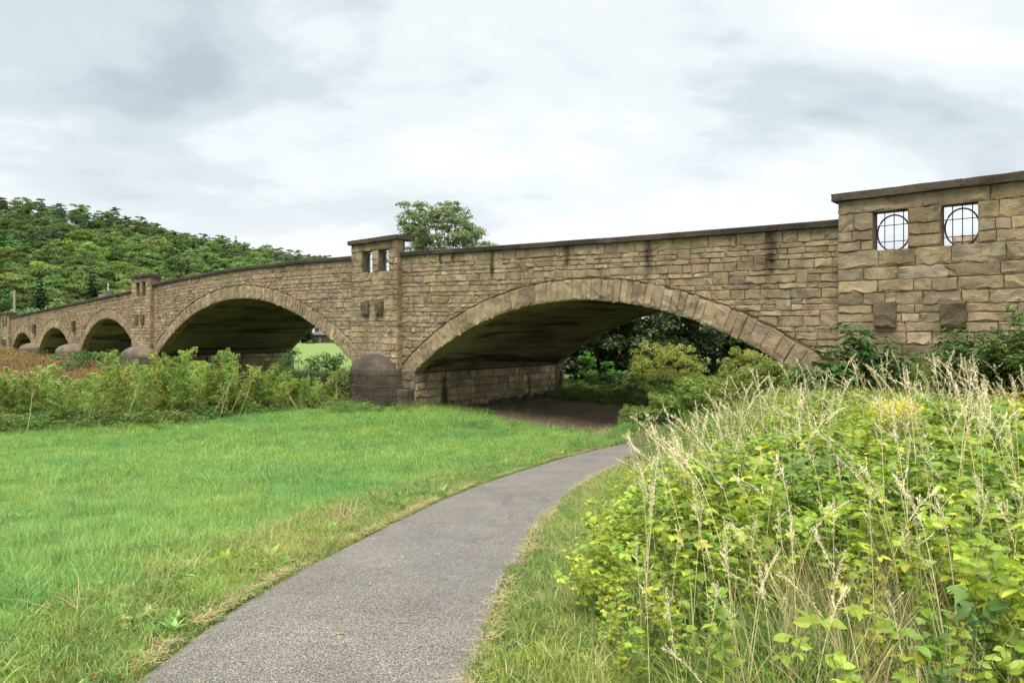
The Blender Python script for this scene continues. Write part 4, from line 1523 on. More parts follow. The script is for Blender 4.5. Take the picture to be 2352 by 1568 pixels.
def stalks():
    kinds = []
    for k in range(10):
        a, b = stalk_meshes(r2, 1.0, [.08, .16, .26, .05, .2, .36, .12, -.08, .15, .45][k], [0, .3, .6, 0, .9, .5, .2, 0, .5, .8][k])
        a.materials.append(M['straw']); b.materials.append(M['seed'])
        kinds.append((a, b))
    proto = []
    n = 0
    while n < 285:
        v = 2.9 + 10.2 * r2.random() ** .95
        x = 1440 + 930 * r2.random() ** .85
        u = (x - CX) / FPX * v
        if not (wr(u, v) > .9): continue
        if r2.random() < .25 and x > 1900: continue
        k = int(r2.integers(0, 10))
        h = r2.uniform(.95, 1.55) if v > 4.5 else r2.uniform(.8, 1.2)
        near = v < 6.2
        e = empty('dry_grass_stalk', (u, v, float(ground(u, v)) - .01), r2.normal(0, .5) + (0 if r2.random() < .8 else 3.1),
                  '%s pale dead grass stalk %s' % (['upright', 'slightly leaning', 'leaning, nodding', 'straight', 'drooping-headed', 'strongly leaning', 'gently bowed', 'back-leaning', 'bowed, nodding', 'nearly fallen'][k],
                                                     'at the very front of the brambles' if v < 4.3 else 'on the path side of the brambles' if x < 1640 else 'near the right picture edge' if x > 2150 else 'far back in the brambles below the elder' if v > 9.5 else 'in the middle of the brambles'),
                  'grass stalk', 'tall dead grass stalks in the brambles')
        e.scale = (h, h, h)
        for me, nm in zip(kinds[k], ('stem', 'seed_head')):
            o = bpy.data.objects.new(nm, me); col.objects.link(o); o.parent = e
        n += 1


stalks()

# ------------------------------------------------------------------ trees and shrubs
def crown(r, rx, ry, rz, nclump, per, clump_r, leaf, flat=.35, shell=.55, hang=0.0, bottom=-.75):
    """leaf clumps spread through an uneven crown centred on the origin; returns leaves and the clump centres"""
    g = G()
    cs = []
    while len(cs) < nclump:
        d = unit(r.normal(0, 1, 3)); q = r.random() ** (1 / 3) * (1 - shell) + shell * r.random() ** .25
        lump = 1 + .16 * math.sin(3.1 * d[0] + 5 * d[2] + r.uniform(0, .6)) + .10 * math.sin(6 * d[1] - 4 * d[0])
        c = d * A([rx, ry, rz]) * q * lump * .88
        if c[2] < bottom * rz: continue
        cs.append(c)
    for c in cs:
        cr = clump_r * r.uniform(.65, 1.35)
        n = int(per * r.uniform(.7, 1.3))
        d = unit(r.normal(0, 1, (n, 3)))
        d[:, 2] = np.abs(d[:, 2]) * 1.1 - .42
        q = r.random(n) ** .5
        p = c + d * q[:, None] * A([cr, cr, cr * (1 - flat)])
        nn = unit(d * .8 + A([0, 0, .55]) + r.normal(0, .45, (n, 3)))
        al = unit(np.cross(nn, r.normal(0, 1, (n, 3))) + A([0, 0, -hang]))
        s_ = leaf * r.uniform(.65, 1.4, n)
        ct = r.uniform(.15, .85)
        g.place(DV_ - A([0, .5, 0]), DT_, basis(al, nn) * s_[:, None, None], p, np.clip(ct + r.normal(0, .22, n), 0, 1))
    return g, A(cs)


def limbs(r, h0, base_r, cs, zc, nmain, twig=.02):
    """trunk and tapering limbs reaching towards some clump centres; the crown centre sits at height zc"""
    g = G()
    top = zc * .95
    t = np.linspace(0, 1, 7)
    sway = r.normal(0, .04, 2) * zc
    tr = np.c_[sway[0] * t ** 2, sway[1] * t ** 2, top * t]
    g.tube(tr, base_r * (1 - .72 * t), 7)
    for c in cs[:nmain]:
        z0 = r.uniform(h0, top * .95); q = z0 / top
        a = A([sway[0] * q ** 2, sway[1] * q ** 2, z0]); b = c + A([0, 0, zc])
        mid = (a + b) / 2 + A([0, 0, .12 * np.linalg.norm(b - a)]) + r.normal(0, .05, 3) * np.linalg.norm(b - a)
        P = A([a, a * .6 + mid * .4, mid, mid * .45 + b * .55, b])
        rr = base_r * .38 * (1 - .5 * q)
        g.tube(P, [rr, rr * .75, rr * .55, rr * .38, max(rr * .15, twig * .3)], 5)
    return g


def make_tree(name, r, loc, h, rx, rz, mat, nclump, per, clump_r, leaf, trunk_r, label, cat='tree', group=None, ry=None, nmain=9, zc=None, **kw):
    ry = ry or rx
    zc = zc or h - rz
    g, cs = crown(r, rx, ry, rz, nclump, per, clump_r, leaf, **kw)
    e = empty(name, loc, 0, label, cat, group)
    tr = obj('trunk', limbs(r, zc * .35, trunk_r, cs, zc, nmain), M['bark'], e, smooth=True)
    cr = obj('crown', g, mat, e); cr.location = (0, 0, zc)
    return e


def shrub(name, r, x, y, v, h, rx, mat, leaf, label, cat='shrub', nclump=40, per=60, clump_r=.35, ry=None, group=None, **kw):
    """a bush whose foot shows at picture point x and which stands at distance v"""
    u = (x - CX) / FPX * v
    z = float(ground(u, v))
    rz = h * .56
    return make_tree(name, r, (u, v, z - .05), h, rx, rz, mat, nclump, per, clump_r, leaf, .045 * h ** .5, label, cat, group, ry=ry, nmain=14, zc=h - rz, bottom=-.95, flat=.05, shell=.7, **kw)


def diffuse_leaf(name, dark, light, objvar=.3, hue=.03, patch=None):
    """cheap leaf for far trees"""
    m = bpy.data.materials.new(name); m.use_nodes = True
    nt = m.node_tree; nt.nodes.clear(); L = nt.links.new
    out = nd(nt, 'ShaderNodeOutputMaterial'); b = nd(nt, 'ShaderNodeBsdfDiffuse'); tr = nd(nt, 'ShaderNodeBsdfTranslucent'); mx = nd(nt, 'ShaderNodeMixShader')
    mx.inputs[0].default_value = .25
    at = nd(nt, 'ShaderNodeAttribute'); at.attribute_name = 'col'
    mc = nd(nt, 'ShaderNodeMix', data_type='RGBA'); L(at.outputs['Fac'], mc.inputs['Factor'])
    mc.inputs[6].default_value = (*dark, 1); mc.inputs[7].default_value = (*light, 1)
    oi = nd(nt, 'ShaderNodeObjectInfo'); hs = nd(nt, 'ShaderNodeHueSaturation')
    h = nd(nt, 'ShaderNodeMath', operation='MULTIPLY_ADD'); L(oi.outputs['Random'], h.inputs[0]); h.inputs[1].default_value = hue * 2; h.inputs[2].default_value = .5 - hue
    f = nd(nt, 'ShaderNodeMath', operation='MULTIPLY'); L(oi.outputs['Random'], f.inputs[0]); f.inputs[1].default_value = 9.7
    fr = nd(nt, 'ShaderNodeMath', operation='FRACT'); L(f.outputs[0], fr.inputs[0])
    v = nd(nt, 'ShaderNodeMath', operation='MULTIPLY_ADD'); L(fr.outputs[0], v.inputs[0]); v.inputs[1].default_value = objvar * 2; v.inputs[2].default_value = 1 - objvar
    L(h.outputs[0], hs.inputs['Hue']); L(v.outputs[0], hs.inputs['Value']); L(mc.outputs[2], hs.inputs['Color'])
    L(hs.outputs[0], b.inputs['Color']); L(hs.outputs[0], tr.inputs['Color'])
    L(b.outputs[0], mx.inputs[1]); L(tr.outputs[0], mx.inputs[2]); L(mx.outputs[0], out.inputs[0])
    return m


M['wood1'] = diffuse_leaf('broadleaf_wood', (.088, .142, .044), (.215, .305, .096), .40, .034)
M['wood2'] = diffuse_leaf('lime_wood', (.13, .21, .045), (.29, .40, .10), .2, .02)
M['spruce'] = diffuse_leaf('spruce_needles', (.022, .045, .022), (.05, .085, .036), .25, .02)
M['pine'] = diffuse_leaf('pine_needles', (.08, .12, .06), (.15, .20, .10), .2, .02)
M['willow'] = diffuse_leaf('pale_willow', (.10, .17, .07), (.22, .32, .14), .12, .02)
M['darktree'] = leaf_mat('dark_leaves', (.035, .064, .024), (.095, .145, .05), .25, .15, .5, None, .02)
M['treeleaf'] = leaf_mat('ash_leaves', (.12, .16, .065), (.25, .30, .14), .35, .1, .5, None, .02)
M['yellowbush'] = leaf_mat('yellow_green_leaves', (.18, .23, .045), (.36, .41, .10), .4, .15, .5, None, .02)
M['elder'] = leaf_mat('elder_leaves', (.035, .09, .02), (.085, .19, .045), .3, .15, .4, None, .02)
M['rose'] = leaf_mat('rose_leaves', (.045, .10, .025), (.13, .21, .055), .35, .15, .45, None, .03)
M['fresh'] = leaf_mat('fresh_leaves', (.08, .19, .03), (.17, .36, .06), .45, .15, .45, None, .02)
M['weed'] = leaf_mat('weed_leaves', (.075, .14, .032), (.20, .29, .075), .38, .25, .5, PATCH, .03)
M['bankweed'] = leaf_mat('bank_weed_leaves', (.13, .20, .045), (.30, .37, .10), .4, .25, .5, PATCH, .03)
M['hemlock'] = leaf_mat('hemlock_leaves', (.15, .245, .05), (.43, .52, .15), .42, .18, .5, None, .03)
M['yellowing'] = leaf_mat('yellowing_leaves', (.33, .27, .04), (.52, .45, .10), .4, .15, .5, None, .01)
M['palestem'] = plain_mat('pale_herb_stem', (.40, .36, .17), .7, .25, 12)
M['umbel'] = plain_mat('umbel_flower', (.66, .70, .52), .8, .15, 40)
M['dock'] = leaf_mat('dock_seed', (.19, .125, .055), (.38, .26, .125), .3, .25, .7, PATCH, .02)
M['yellowfl'] = plain_mat('yellow_petals', (.88, .72, .03), .6, .15, 60)
M['orangefl'] = plain_mat('orange_petals', (.80, .20, .04), .6, .15, 60)

r3 = np.random.default_rng(303)
# the tree rising above the parapet
u, v = (1018 - CX) / FPX * 62, 62.0
make_tree('ash_tree', r3, (u, v, float(ground(u, v))), 16.3, 5.0, 5.6, M['treeleaf'], 420, 75, .66, .19, .26, 'single airy ash tree showing its crown above the middle of the parapet', nmain=70, shell=.55)

# dark trees filling the right arch from behind
for (x, v, h, rx, lab) in ((1375, 46, 8.2, 4.0, 'broad dark tree behind the near arch, next to the pier'), (1500, 50, 9.0, 5.0, 'dark tree behind the near arch, left of the middle of its opening'),
                           (1640, 52, 9.2, 5.0, 'dark tree behind the near arch, right of the middle of its opening'), (1790, 50, 8.6, 4.6, 'mid green tree behind the near arch, above its right haunch'),
                           (1290, 56, 8.0, 4.4, 'dark tree far behind the near arch, beside the pier edge'), (1430, 64, 10.0, 6.5, 'dark tree at the back of the thicket behind the pier side of the near arch'),
                           (1600, 68, 10.5, 7.0, 'dark tree at the back of the thicket behind the middle of the near arch'), (1760, 66, 10.0, 6.5, 'dark tree at the back of the thicket behind the right haunch')):
    u = (x - CX) / FPX * v
    make_tree('dark_tree', r3, (u, v, float(ground(u, v)) - .1), h, rx, h * .56, M['darktree'] if x < 1750 else M['elder'], 150, 120, 1.0, .27, .22, lab, nmain=20, shell=.4, bottom=-.98, zc=h * .46)
shrub('yellow_green_bush', r3, 1525, 0, 40, 3.3, 2.5, M['yellowbush'], .11, 'rounded yellow-green bush seen through the near arch', nclump=130, per=90, clump_r=.36)
shrub('yellow_green_bush', r3, 1720, 0, 37, 2.9, 1.9, M['yellowbush'], .11, 'yellow-green bush under the right haunch of the near arch', nclump=95, per=80, clump_r=.34)
shrub('elder_sapling', r3, 1350, 0, 41, 2.6, .55, M['fresh'], .16, 'bright green sapling left of the yellow-green bush, under the arch', nclump=16, per=34, clump_r=.3)
shrub('elder_sapling', r3, 1395, 0, 41, 2.2, .6, M['fresh'], .16, 'lower bright green sapling beside the taller one, under the arch', nclump=15, per=30, clump_r=.3)
shrub('weedy_bush', r3, 1400, 0, 37, 1.5, 1.7, M['weed'], .09, 'low weedy hummock on the far edge of the bare soil', nclump=50, per=70, clump_r=.3)
shrub('weedy_bush', r3, 1320, 0, 38.5, 1.0, 1.0, M['weed'], .08, 'small weedy hummock at the far corner of the pier', nclump=30, per=50, clump_r=.25)
shrub('weedy_bush', r3, 1500, 0, 34.5, 1.5, 1.8, M['weed'], .09, 'weedy hummock before the yellow-green bush', nclump=50, per=70, clump_r=.3)

# light weeds heaped on the bank before the right half of the near arch
for (x, v, h, rx, lab) in ((1540, 22.6, 1.0, .9, 'low light weed clump on the bank below the middle of the near arch'), (1620, 21.6, 1.25, 1.0, 'light weed clump on the bank below the right half of the near arch'),
                           (1705, 20.6, 1.35, 1.0, 'tall light weed clump on the bank before the arch foot'), (1790, 19.7, 1.25, .9, 'light weed clump touching the foot of the arch ring'), (1475, 24.0, .75, .9, 'low weed clump at the edge of the bare soil')):
    shrub('weed_clump', r3, x, 0, v, h, rx, M['bankweed'], .065, lab, cat='weeds', nclump=70, per=85, clump_r=.24)

# bushes at the foot of the right pillar
def compound_leaf(r, size, pairs=3):
    """pinnate leaf of an elder along +y"""
    g = G()
    tint = r.uniform(.1, .9)
    for k in range(pairs * 2 + 1):
        if k == pairs * 2: a, yk = 0, 1.0
        else: a, yk = (1.1 if k % 2 else -1.1), .35 + .22 * (k // 2)
        d = A([[math.sin(a), math.cos(a), -.3]]); nn = A([[r.normal(0, .15), r.normal(0, .15), 1]])
        g.place(LV, LT, basis(d, nn) * A([.62, 1, 1]) * size * .55, A([[0, yk * size * .7, -.12 * size * yk ** 2]]), A([np.clip(tint + r.normal(0, .1), 0, 1)]))
    return g


def leafy_bush(name, r, x, v, h, rx, mat, leaf_geo, n, label, cat, smin=.8, smax=1.3, stems=12, ry=None, spikes=0, profile=None):
    u = (x - CX) / FPX * v; z = float(ground(u, v))
    e = empty(name, (u, v, z - .04), 0, label, cat)
    ry = ry or rx
    st = G(); lf = G()
    tips = []
    for k in range(stems):
        a = r.uniform(0, 6.28); q = math.sqrt(r.random())
        hh = h * r.uniform(.55, 1.0) * (1 - .35 * q ** 2)
        t = np.linspace(0, 1, 6)
        P = np.c_[np.cos(a) * rx * q * t ** 1.3, np.sin(a) * ry * q * t ** 1.3, hh * t * (1 - .08 * t)]
        P += r.normal(0, .03, P.shape) * t[:, None]
        st.tube(P, np.linspace(.013, .004, 6) * (h / 2) ** .5, 5)
        tips.append((t, P))
    for k in range(n):
        t, P = tips[r.integers(0, stems)]
        q = r.uniform(.12, 1.0) ** .75
        p = A([np.interp(q, t, P[:, i]) for i in range(3)]) + r.normal(0, .06, 3) * (h / 1.6)
        V, T, C = leaf_geo[r.integers(0, len(leaf_geo))]
        lf.add(V @ euler_mat(r.uniform(0, 6.28), r.uniform(-.4, .6)).T * r.uniform(smin, smax) + p, T, np.clip(C + r.normal(0, .12), 0, 1))
    obj('stems', st, M['bark'], e); obj('foliage', lf, mat, e)
    return e


def arr(g): return np.concatenate(g.v), np.concatenate(g.t), np.concatenate(g.c)


ELD = [arr(compound_leaf(r3, .26)) for _ in range(5)]
RSE = [arr(compound_leaf(r3, .12)) for _ in range(5)]
NET = [arr(compound_leaf(r3, .15, 2)) for _ in range(4)]
leafy_bush('elder_bush', r3, 1975, 16.2, 2.35, 1.0, M['elder'], ELD, 520, 'dark green elder bush with drooping leaves before the right pillar', 'shrub', stems=16)
leafy_bush('elder_bush', r3, 1925, 16.0, 1.6, .95, M['elder'], ELD, 380, 'lower dark elder growth at the foot of the arch', 'shrub', stems=12)
leafy_bush('dark_shrub', r3, 2045, 16.4, 1.75, .7, M['darktree'], RSE, 1100, 'small dark shrub between the elder and the wall', 'shrub', stems=12)
leafy_bush('rose_bush', r3, 2290, 14.6, 2.3, 1.4, M['rose'], RSE, 3000, 'arching wild rose bush against the wall at the right edge', 'shrub', stems=30)
leafy_bush('rose_bush', r3, 2395, 14.0, 2.5, 1.3, M['rose'], RSE, 2400, 'taller wild rose bush partly cut by the right edge', 'shrub', stems=26)
leafy_bush('rose_bush', r3, 2215, 15.2, 1.9, .9, M['rose'], RSE, 1000, 'low sparse rose growth with arching sprays below the right corbel', 'shrub', stems=16)


# rough herbs on the embankment between brambles and wall
T_weed = []
for k in range(6):
    g = G()
    for _ in range(60):
        V, T, C = NET[r3.integers(0, 4)]
        a = r3.uniform(0, 6.28); q = r3.random() ** .5 * .32
        p = A([math.cos(a) * q, math.sin(a) * q, r3.uniform(.1, .75) * (1 - q)])
        g.add(V @ euler_mat(r3.uniform(0, 6.28), r3.uniform(-.4, .5)).T * r3.uniform(.6, 1.1) + p, T, np.clip(C + r3.normal(0, .15), 0, 1))
    T_weed.append(source('weed', g, M['weed'] if k < 3 else M['bankweed']))
T_bank = T_weed[3:]; T_weed = T_weed[:3]


def bank_weeds():
    n = 9500
    bx = r3.uniform(-14.5, 2, n); by = r3.uniform(-7, 10, n)
    u, v = from_bridge(bx, by)
    ok = (by < -.4) & (by > -6.5) & (bx > -12.5 + .5 * by) | ((by > -.8) & (bx < -6.9) & (bx > -13.2 + .8 * vnoise(by, bx, 5)))
    ok &= wr(u, v) > .8
    u, v = u[ok], v[ok]; n = len(u)
    idx = r3.choice(6, n, p=[.15, .15, .14, .24, .22, .10])
    scatter('embankment_weeds', np.c_[u, v, ground(u, v) - .02], rots(n, r3, .2), r3.uniform(.5, 1.0, n), idx, T_bank + T_long + T_straw[:1], 'rough weeds and grass on the embankment below the wall', 'weeds')


bank_weeds()


def arch_floor():
    # weeds on the far side of the bridge and straw litter on the bare soil
    n = 5200
    bx = r3.uniform(-25, -3, n); by = 8.2 + 1.2 * vnoise(bx * .7, bx * 0, 15) + 15 * r3.random(n) ** 1.3
    u, v = from_bridge(bx, by)
    idx = r3.choice(6, n, p=[.2, .2, .2, .17, .13, .10])
    scatter('streamside_weeds', np.c_[u, v, ground(u, v) - .02], rots(n, r3, .2), r3.uniform(.5, 1.05, n) * (.5 + .5 * sstep(by, 8, 12)), idx, T_bank + T_long + T_straw[:1], 'tall weeds beyond the bare soil behind the near arch', 'weeds')
    n = 900
    bx = r3.uniform(-23, -9, n); by = r3.uniform(-2, 9, n)
    u, v = from_bridge(bx, by)
    scatter('soil_litter', np.c_[u, v, ground(u, v)], np.c_[r3.normal(0, .9, n), r3.normal(0, .9, n), r3.uniform(0, 6.28, n)], r3.uniform(.4, 1.2, n), r3.choice(4, n, p=[.4, .35, .15, .10]), T_dry + T_verge, 'scattered straw and sparse tufts on the bare soil under the near arch', 'litter')


arch_floor()


def flower_plant(name, x, y, v, h, rad, mat, nfl, size, label, cat='flowers'):
    p = px(x, y, v)
    z = float(ground(p[0], p[1]))
    e = empty(name, (p[0], p[1], z), 0, label, cat)
    H = p[2] - z
    st = G(); fl = G()
    for _ in range(nfl):
        a = r3.uniform(0, 6.28); q = math.sqrt(r3.random()) * rad
        tip = A([math.cos(a) * q, math.sin(a) * q, H + r3.normal(0, h)])
        st.tube([(tip[0] * .2, tip[1] * .2, 0), (tip[0] * .5, tip[1] * .5, tip[2] * .6), tip], [.004, .003, .0015], 4)
        m = 9
        d = unit(np.c_[np.cos(np.arange(m) * .7 + a), np.sin(np.arange(m) * .7 + a), np.full(m, .15)])
        fl.place(DV_, DT_, basis(d, np.tile((0, 0, 1.), (m, 1))) * size, np.tile(tip, (m, 1)) + r3.normal(0, size * .5, (m, 3)), np.ones(m))
    obj('stems', st, M['palestem'], e); obj('flower_heads', fl, mat, e)


flower_plant('ragwort', 2060, 940, 7.6, .05, .24, M['yellowfl'], 70, .034, 'yellow flowering ragwort in the middle of the brambles')
flower_plant('ragwort', 2312, 918, 9.6, .05, .22, M['yellowfl'], 30, .030, 'small yellow flowering ragwort near the right edge')
flower_plant('poppy', 1990, 893, 14.6, .01, .04, M['orangefl'], 3, .035, 'orange poppy below the dark elder bush, left of its twin')
flower_plant('poppy', 2046, 895, 14.6, .01, .04, M['orangefl'], 3, .035, 'orange poppy below the dark shrub, right of its twin')

# ------------------------------------------------------------------ tall weeds before the far arches
def hemlock(r, h, ntop=9, umbel=0, yellow=2):
    """poison hemlock about h high: stem, feathery foliage, yellowed lower leaves, umbels"""
    st, fo, ye, um = G(), G(), G(), G()
    t = np.linspace(0, 1, 8)
    ln = r.normal(0, .07, 2)
    P = np.c_[ln[0] * h * t ** 1.5, ln[1] * h * t ** 1.5, h * t]
    st.tube(P, np.linspace(.018, .005, 8) * h / 2, 5)

    def frond(g, p, d, L_, m, leaf):
        q = r.random(m) ** .8
        off = r.normal(0, 1, (m, 3)) * (L_ * .26 * (1.05 - q))[:, None] * A([1, 1, .7])
        pos = p + d * (q * L_)[:, None] + off + A([0, 0, -.18 * L_]) * (q ** 2)[:, None]
        al = unit(d + r.normal(0, .7, (m, 3))); nn = unit(A([0, 0, 1.]) + r.normal(0, .5, (m, 3)))
        tt = r.uniform(.2, .8)
        g.place(DV_, DT_, basis(al, nn) * (leaf * r.uniform(.6, 1.4, m))[:, None, None], pos, np.clip(tt + r.normal(0, .25, m), 0, 1))
    nb = int(15 * h / 2)
    for k in range(nb):
        q = .36 + .62 * (k + r.random()) / nb
        p = A([np.interp(q, t, P[:, i]) for i in range(3)])
        a = k * 2.4 + r.normal(0, .4); up = .35 + .75 * q
        d = unit(A([math.cos(a), math.sin(a), up]))
        L_ = h * r.uniform(.17, .30) * (1.15 - .5 * q)
        st.tube([p, p + d * L_ * .9], [.004, .0015], 3, None, False)
        frond(fo, p, d, L_, 85, .058)
        if umbel and q > .55 and r.random() < umbel:
            c = p + d * L_ * 1.05
            m = 26
            aa = r.uniform(0, 6.28, m); rr = np.sqrt(r.random(m)) * .085
            pos = c + np.c_[np.cos(aa) * rr, np.sin(aa) * rr, .02 - rr * .25]
            um.place(DV_ - A([0, .5, 0]), DT_, basis(unit(np.c_[np.cos(aa), np.sin(aa), aa * 0]), np.tile((0, 0, 1.), (m, 1))) * .036, pos, np.ones(m))
    for k in range(yellow):
        q = r.uniform(.18, .42); p = A([np.interp(q, t, P[:, i]) for i in range(3)])
        a = r.uniform(0, 6.28); d = unit(A([math.cos(a), math.sin(a), .25]))
        frond(ye, p, d, h * .2, 40, .05)
    return [('stem', st, M['palestem']), ('foliage', fo, M['hemlock']), ('yellow_leaf', ye, M['yellowing']), ('flower_umbel', um, M['umbel'])]


r4 = np.random.default_rng(404)
HEM = []
for k in range(7):
    parts = hemlock(r4, 2.0, umbel=[0, .8, 0, .15, 0, .8, 0][k], yellow=[2, 1, 4, 2, 3, 1, 0][k])
    ms = []
    for nm, g, mt in parts:
        if not g.v: continue
        me = g.mesh(nm); me.materials.append(mt); ms.append((nm, me))
    HEM.append(ms)


def place_hemlock(x, ytop, v, k, label, group):
    u = (x - CX) / FPX * v
    z = float(ground(u, v)); zt = EYE - (ytop - HY) / FPX * v
    s = max((zt - z) / 2.0, .35)
    e = empty('hemlock_plant', (u, v, z - .03), r4.uniform(0, 6.28), label, 'hemlock', group)
    w = r4.uniform(.9, 1.15)
    e.scale = (s * w, s * w, s)
    e.rotation_euler = (r4.normal(0, .05), r4.normal(0, .05), r4.uniform(0, 6.28))
    for nm, me in HEM[k]:
        o = bpy.data.objects.new(nm, me); col.objects.link(o); o.parent = e


def hemlocks():
    tall = [(435, 805, 0, 'tallest yellow-green hemlock plant, just left of the dark arch mouth'), (515, 806, 0, 'tall feathery hemlock standing before the foot of the second arch'),
            (545, 812, 4, 'tall thin hemlock silhouetted against the dark pier of the second arch'), (250, 812, 2, 'tall hemlock with a bare lower stem left of the rounded cutwater'),
            (275, 822, 3, 'bushy hemlock before the rounded cutwater'), (385, 815, 4, 'yellow-green hemlock right of the cutwater, before the wall'),
            (806, 842, 0, 'wispy hemlock rising left of the near cutwater'), (868, 884, 6, 'short hemlock before the plinth of the near cutwater'), (932, 868, 0, 'thin hemlock before the corner of the near pier'), (770, 850, 4, 'hemlock between the green bush and the near cutwater'),
            (345, 818, 2, 'broad hemlock before the cutwater of the farther pillar'), (480, 838, 0, 'shorter hemlock in the gap before the second arch')]
    for x, y, k, lab in tall:
        place_hemlock(x, y, float(np.interp(x, WEED_X, WEED_V)) + r4.uniform(1.2, 2.5), k, lab, None)
    for i in range(140):
        x = r4.uniform(-40, 820) if i < 116 else r4.uniform(600, 820); row = r4.random()
        v = float(np.interp(x, WEED_X, WEED_V)) + .35 + 5.5 * row * (1 if x < 500 else .5)
        ymin = np.interp(x, [-50, 60, 200, 300, 420, 560, 650, 820], [836, 830, 846, 830, 824, 834, 846, 862])
        y = ymin + abs(r4.normal(0, 30)) + (1 - row) * 12
        white = x < 170 and r4.random() < .65
        k = int(r4.choice([1, 5])) if white else int(r4.choice([0, 2, 3, 4, 6]))
        place_hemlock(x, y, v, k, 'hemlock with small white flower umbels %s, %s' % ('at the left picture edge' if x < 60 else 'near the left edge', 'in the front row' if row < .3 else 'in the middle row' if row < .65 else 'in the back row') if white else '%s yellow-green hemlock %s' % (['feathery', '', 'yellow-leaved', 'sparsely flowering', 'bushy', '', 'all-green'][k], 'in the front row' if row < .3 else 'in the middle of the weed belt' if row < .65 else 'at the back of the weed belt') + ('near the left edge' if x < 130 else 'below the farthest arches' if x < 260 else 'below the rounded cutwater' if x < 380 else 'below the second arch' if x < 600 else 'beside the near pier').join((' ', '')),
                      'white flowering hemlocks' if white else 'hemlocks of the weed belt')


hemlocks()


def weed_belt():
    n = 15000
    x = r4.uniform(-150, 950, n); d = r4.random(n)
    v = np.interp(x, WEED_X, WEED_V) + .45 * vnoise(x * .03, x * 0, 77) + r4.normal(0, .35, n) - .1 + 8.5 * d ** 1.4
    u = (x - CX) / FPX * v
    bx, by = to_bridge(u, v)
    edge = sstep(d, 0, .25)
    ok = by < -.3 - 1.3 * ((bx > -28.5) & (bx < -23.5))
    u, v, edge, d, x = u[ok], v[ok], edge[ok], d[ok], x[ok]; n = len(u)
    p_long = np.clip(.98 - edge * .30, .1, 1)
    rr = r4.random(n)
    idx = np.where(rr < p_long, 3 + r4.integers(0, 2, n), r4.integers(0, 3, n))
    idx = np.where(r4.random(n) < .16, 5, idx)
    s = r4.uniform(.6, 1.3, n) * (.40 + .62 * edge) * np.where(x > 620, .85, 1)
    scatter('weed_belt', np.c_[u, v, ground(u, v) - .03], rots(n, r4, .25), s, idx, T_weed + T_long + T_straw[:1], 'belt of nettles and rank grass along the far edge of the meadow', 'weeds')
    # rank grass round the foot of the near pier and soil edge
    n = 2300
    bx = r4.uniform(-29.5, -14, n); by = np.where(bx < -23.6, r4.uniform(-3.4, -1.6, n), r4.uniform(-2.6, .6, n) + .5 * vnoise(bx, bx * 0, 44))
    u, v = from_bridge(bx, by)
    scatter('rank_grass', np.c_[u, v, ground(u, v) - .03], rots(n, r4, .2), r4.uniform(.4, 1.1, n) * np.interp(bx, [-25, -22, -17, -14], [1, .75, .5, .3]), r4.choice(5, n, p=[.06, .06, .06, .41, .41]), T_weed + T_long, 'rank grass round the foot of the near pier', 'grass')


weed_belt()

# bare leaning stems in the belt
for i, (x, yb, xt, yt) in enumerate(((475, 990, 545, 850), (500, 970, 530, 870), (545, 960, 590, 840), (280, 965, 320, 800 + 75), (690, 975, 645, 880), (840, 945, 900, 845), (60, 985, 75, 890), (520, 955, 560, 880), (716, 950, 706, 870), (770, 950, 772, 868))):
    v = float(np.interp(x, WEED_X, WEED_V)) + .1
    a, b = px(x, yb, v), px(xt, yt, v + .4)
    a[2] = float(ground(a[0], a[1]))
    e = empty('dead_stem', a, 0, 'bare pale dead hemlock stem leaning in the weed belt', 'dead stem', 'bare dead stems of the weed belt')
    m_ = (b - a)
    g = G().tube([(0, 0, 0), m_ * .5 + A([.03, 0, .02]), m_], [.013, .010, .005], 5)
    obj('stalk', g, M['palestem'], e)
    g = G()
    for k in range(3):
        q = r4.uniform(.35, .9); d = unit(m_) + r4.normal(0, .5, 3)
        g.tube([m_ * q, m_ * q + d * r4.uniform(.15, .4)], [.007, .003], 4)
    obj('side_branches', g, M['palestem'], e)

# bushes below the second arch and left of the cutwater
shrub('green_bush', r4, 690, 0, 34.5, 3.0, 1.3, M['rose'], .09, 'leafy green bush before the second arch, left of the near pier', nclump=45, per=80, clump_r=.34)
shrub('green_bush', r4, 752, 0, 33.6, 2.95, 1.25, M['rose'], .09, 'leafy green bush touching the near pier', nclump=45, per=80, clump_r=.34)
shrub('green_bush', r4, 640, 0, 34.5, 2.2, 1.1, M['weed'], .09, 'low bush before the pale far pier of the second arch', nclump=40, per=70, clump_r=.32)
shrub('green_bush', r4, 792, 0, 32.4, 2.1, .9, M['weed'], .085, 'low bush half hiding the left side of the near cutwater', nclump=35, per=70, clump_r=.3)
shrub('nettle_bush', r4, 225, 0, 48, 2.4, 3.0, M['elder'], .12, 'dark green nettle bush left of the rounded cutwater', nclump=55, per=70, clump_r=.5)


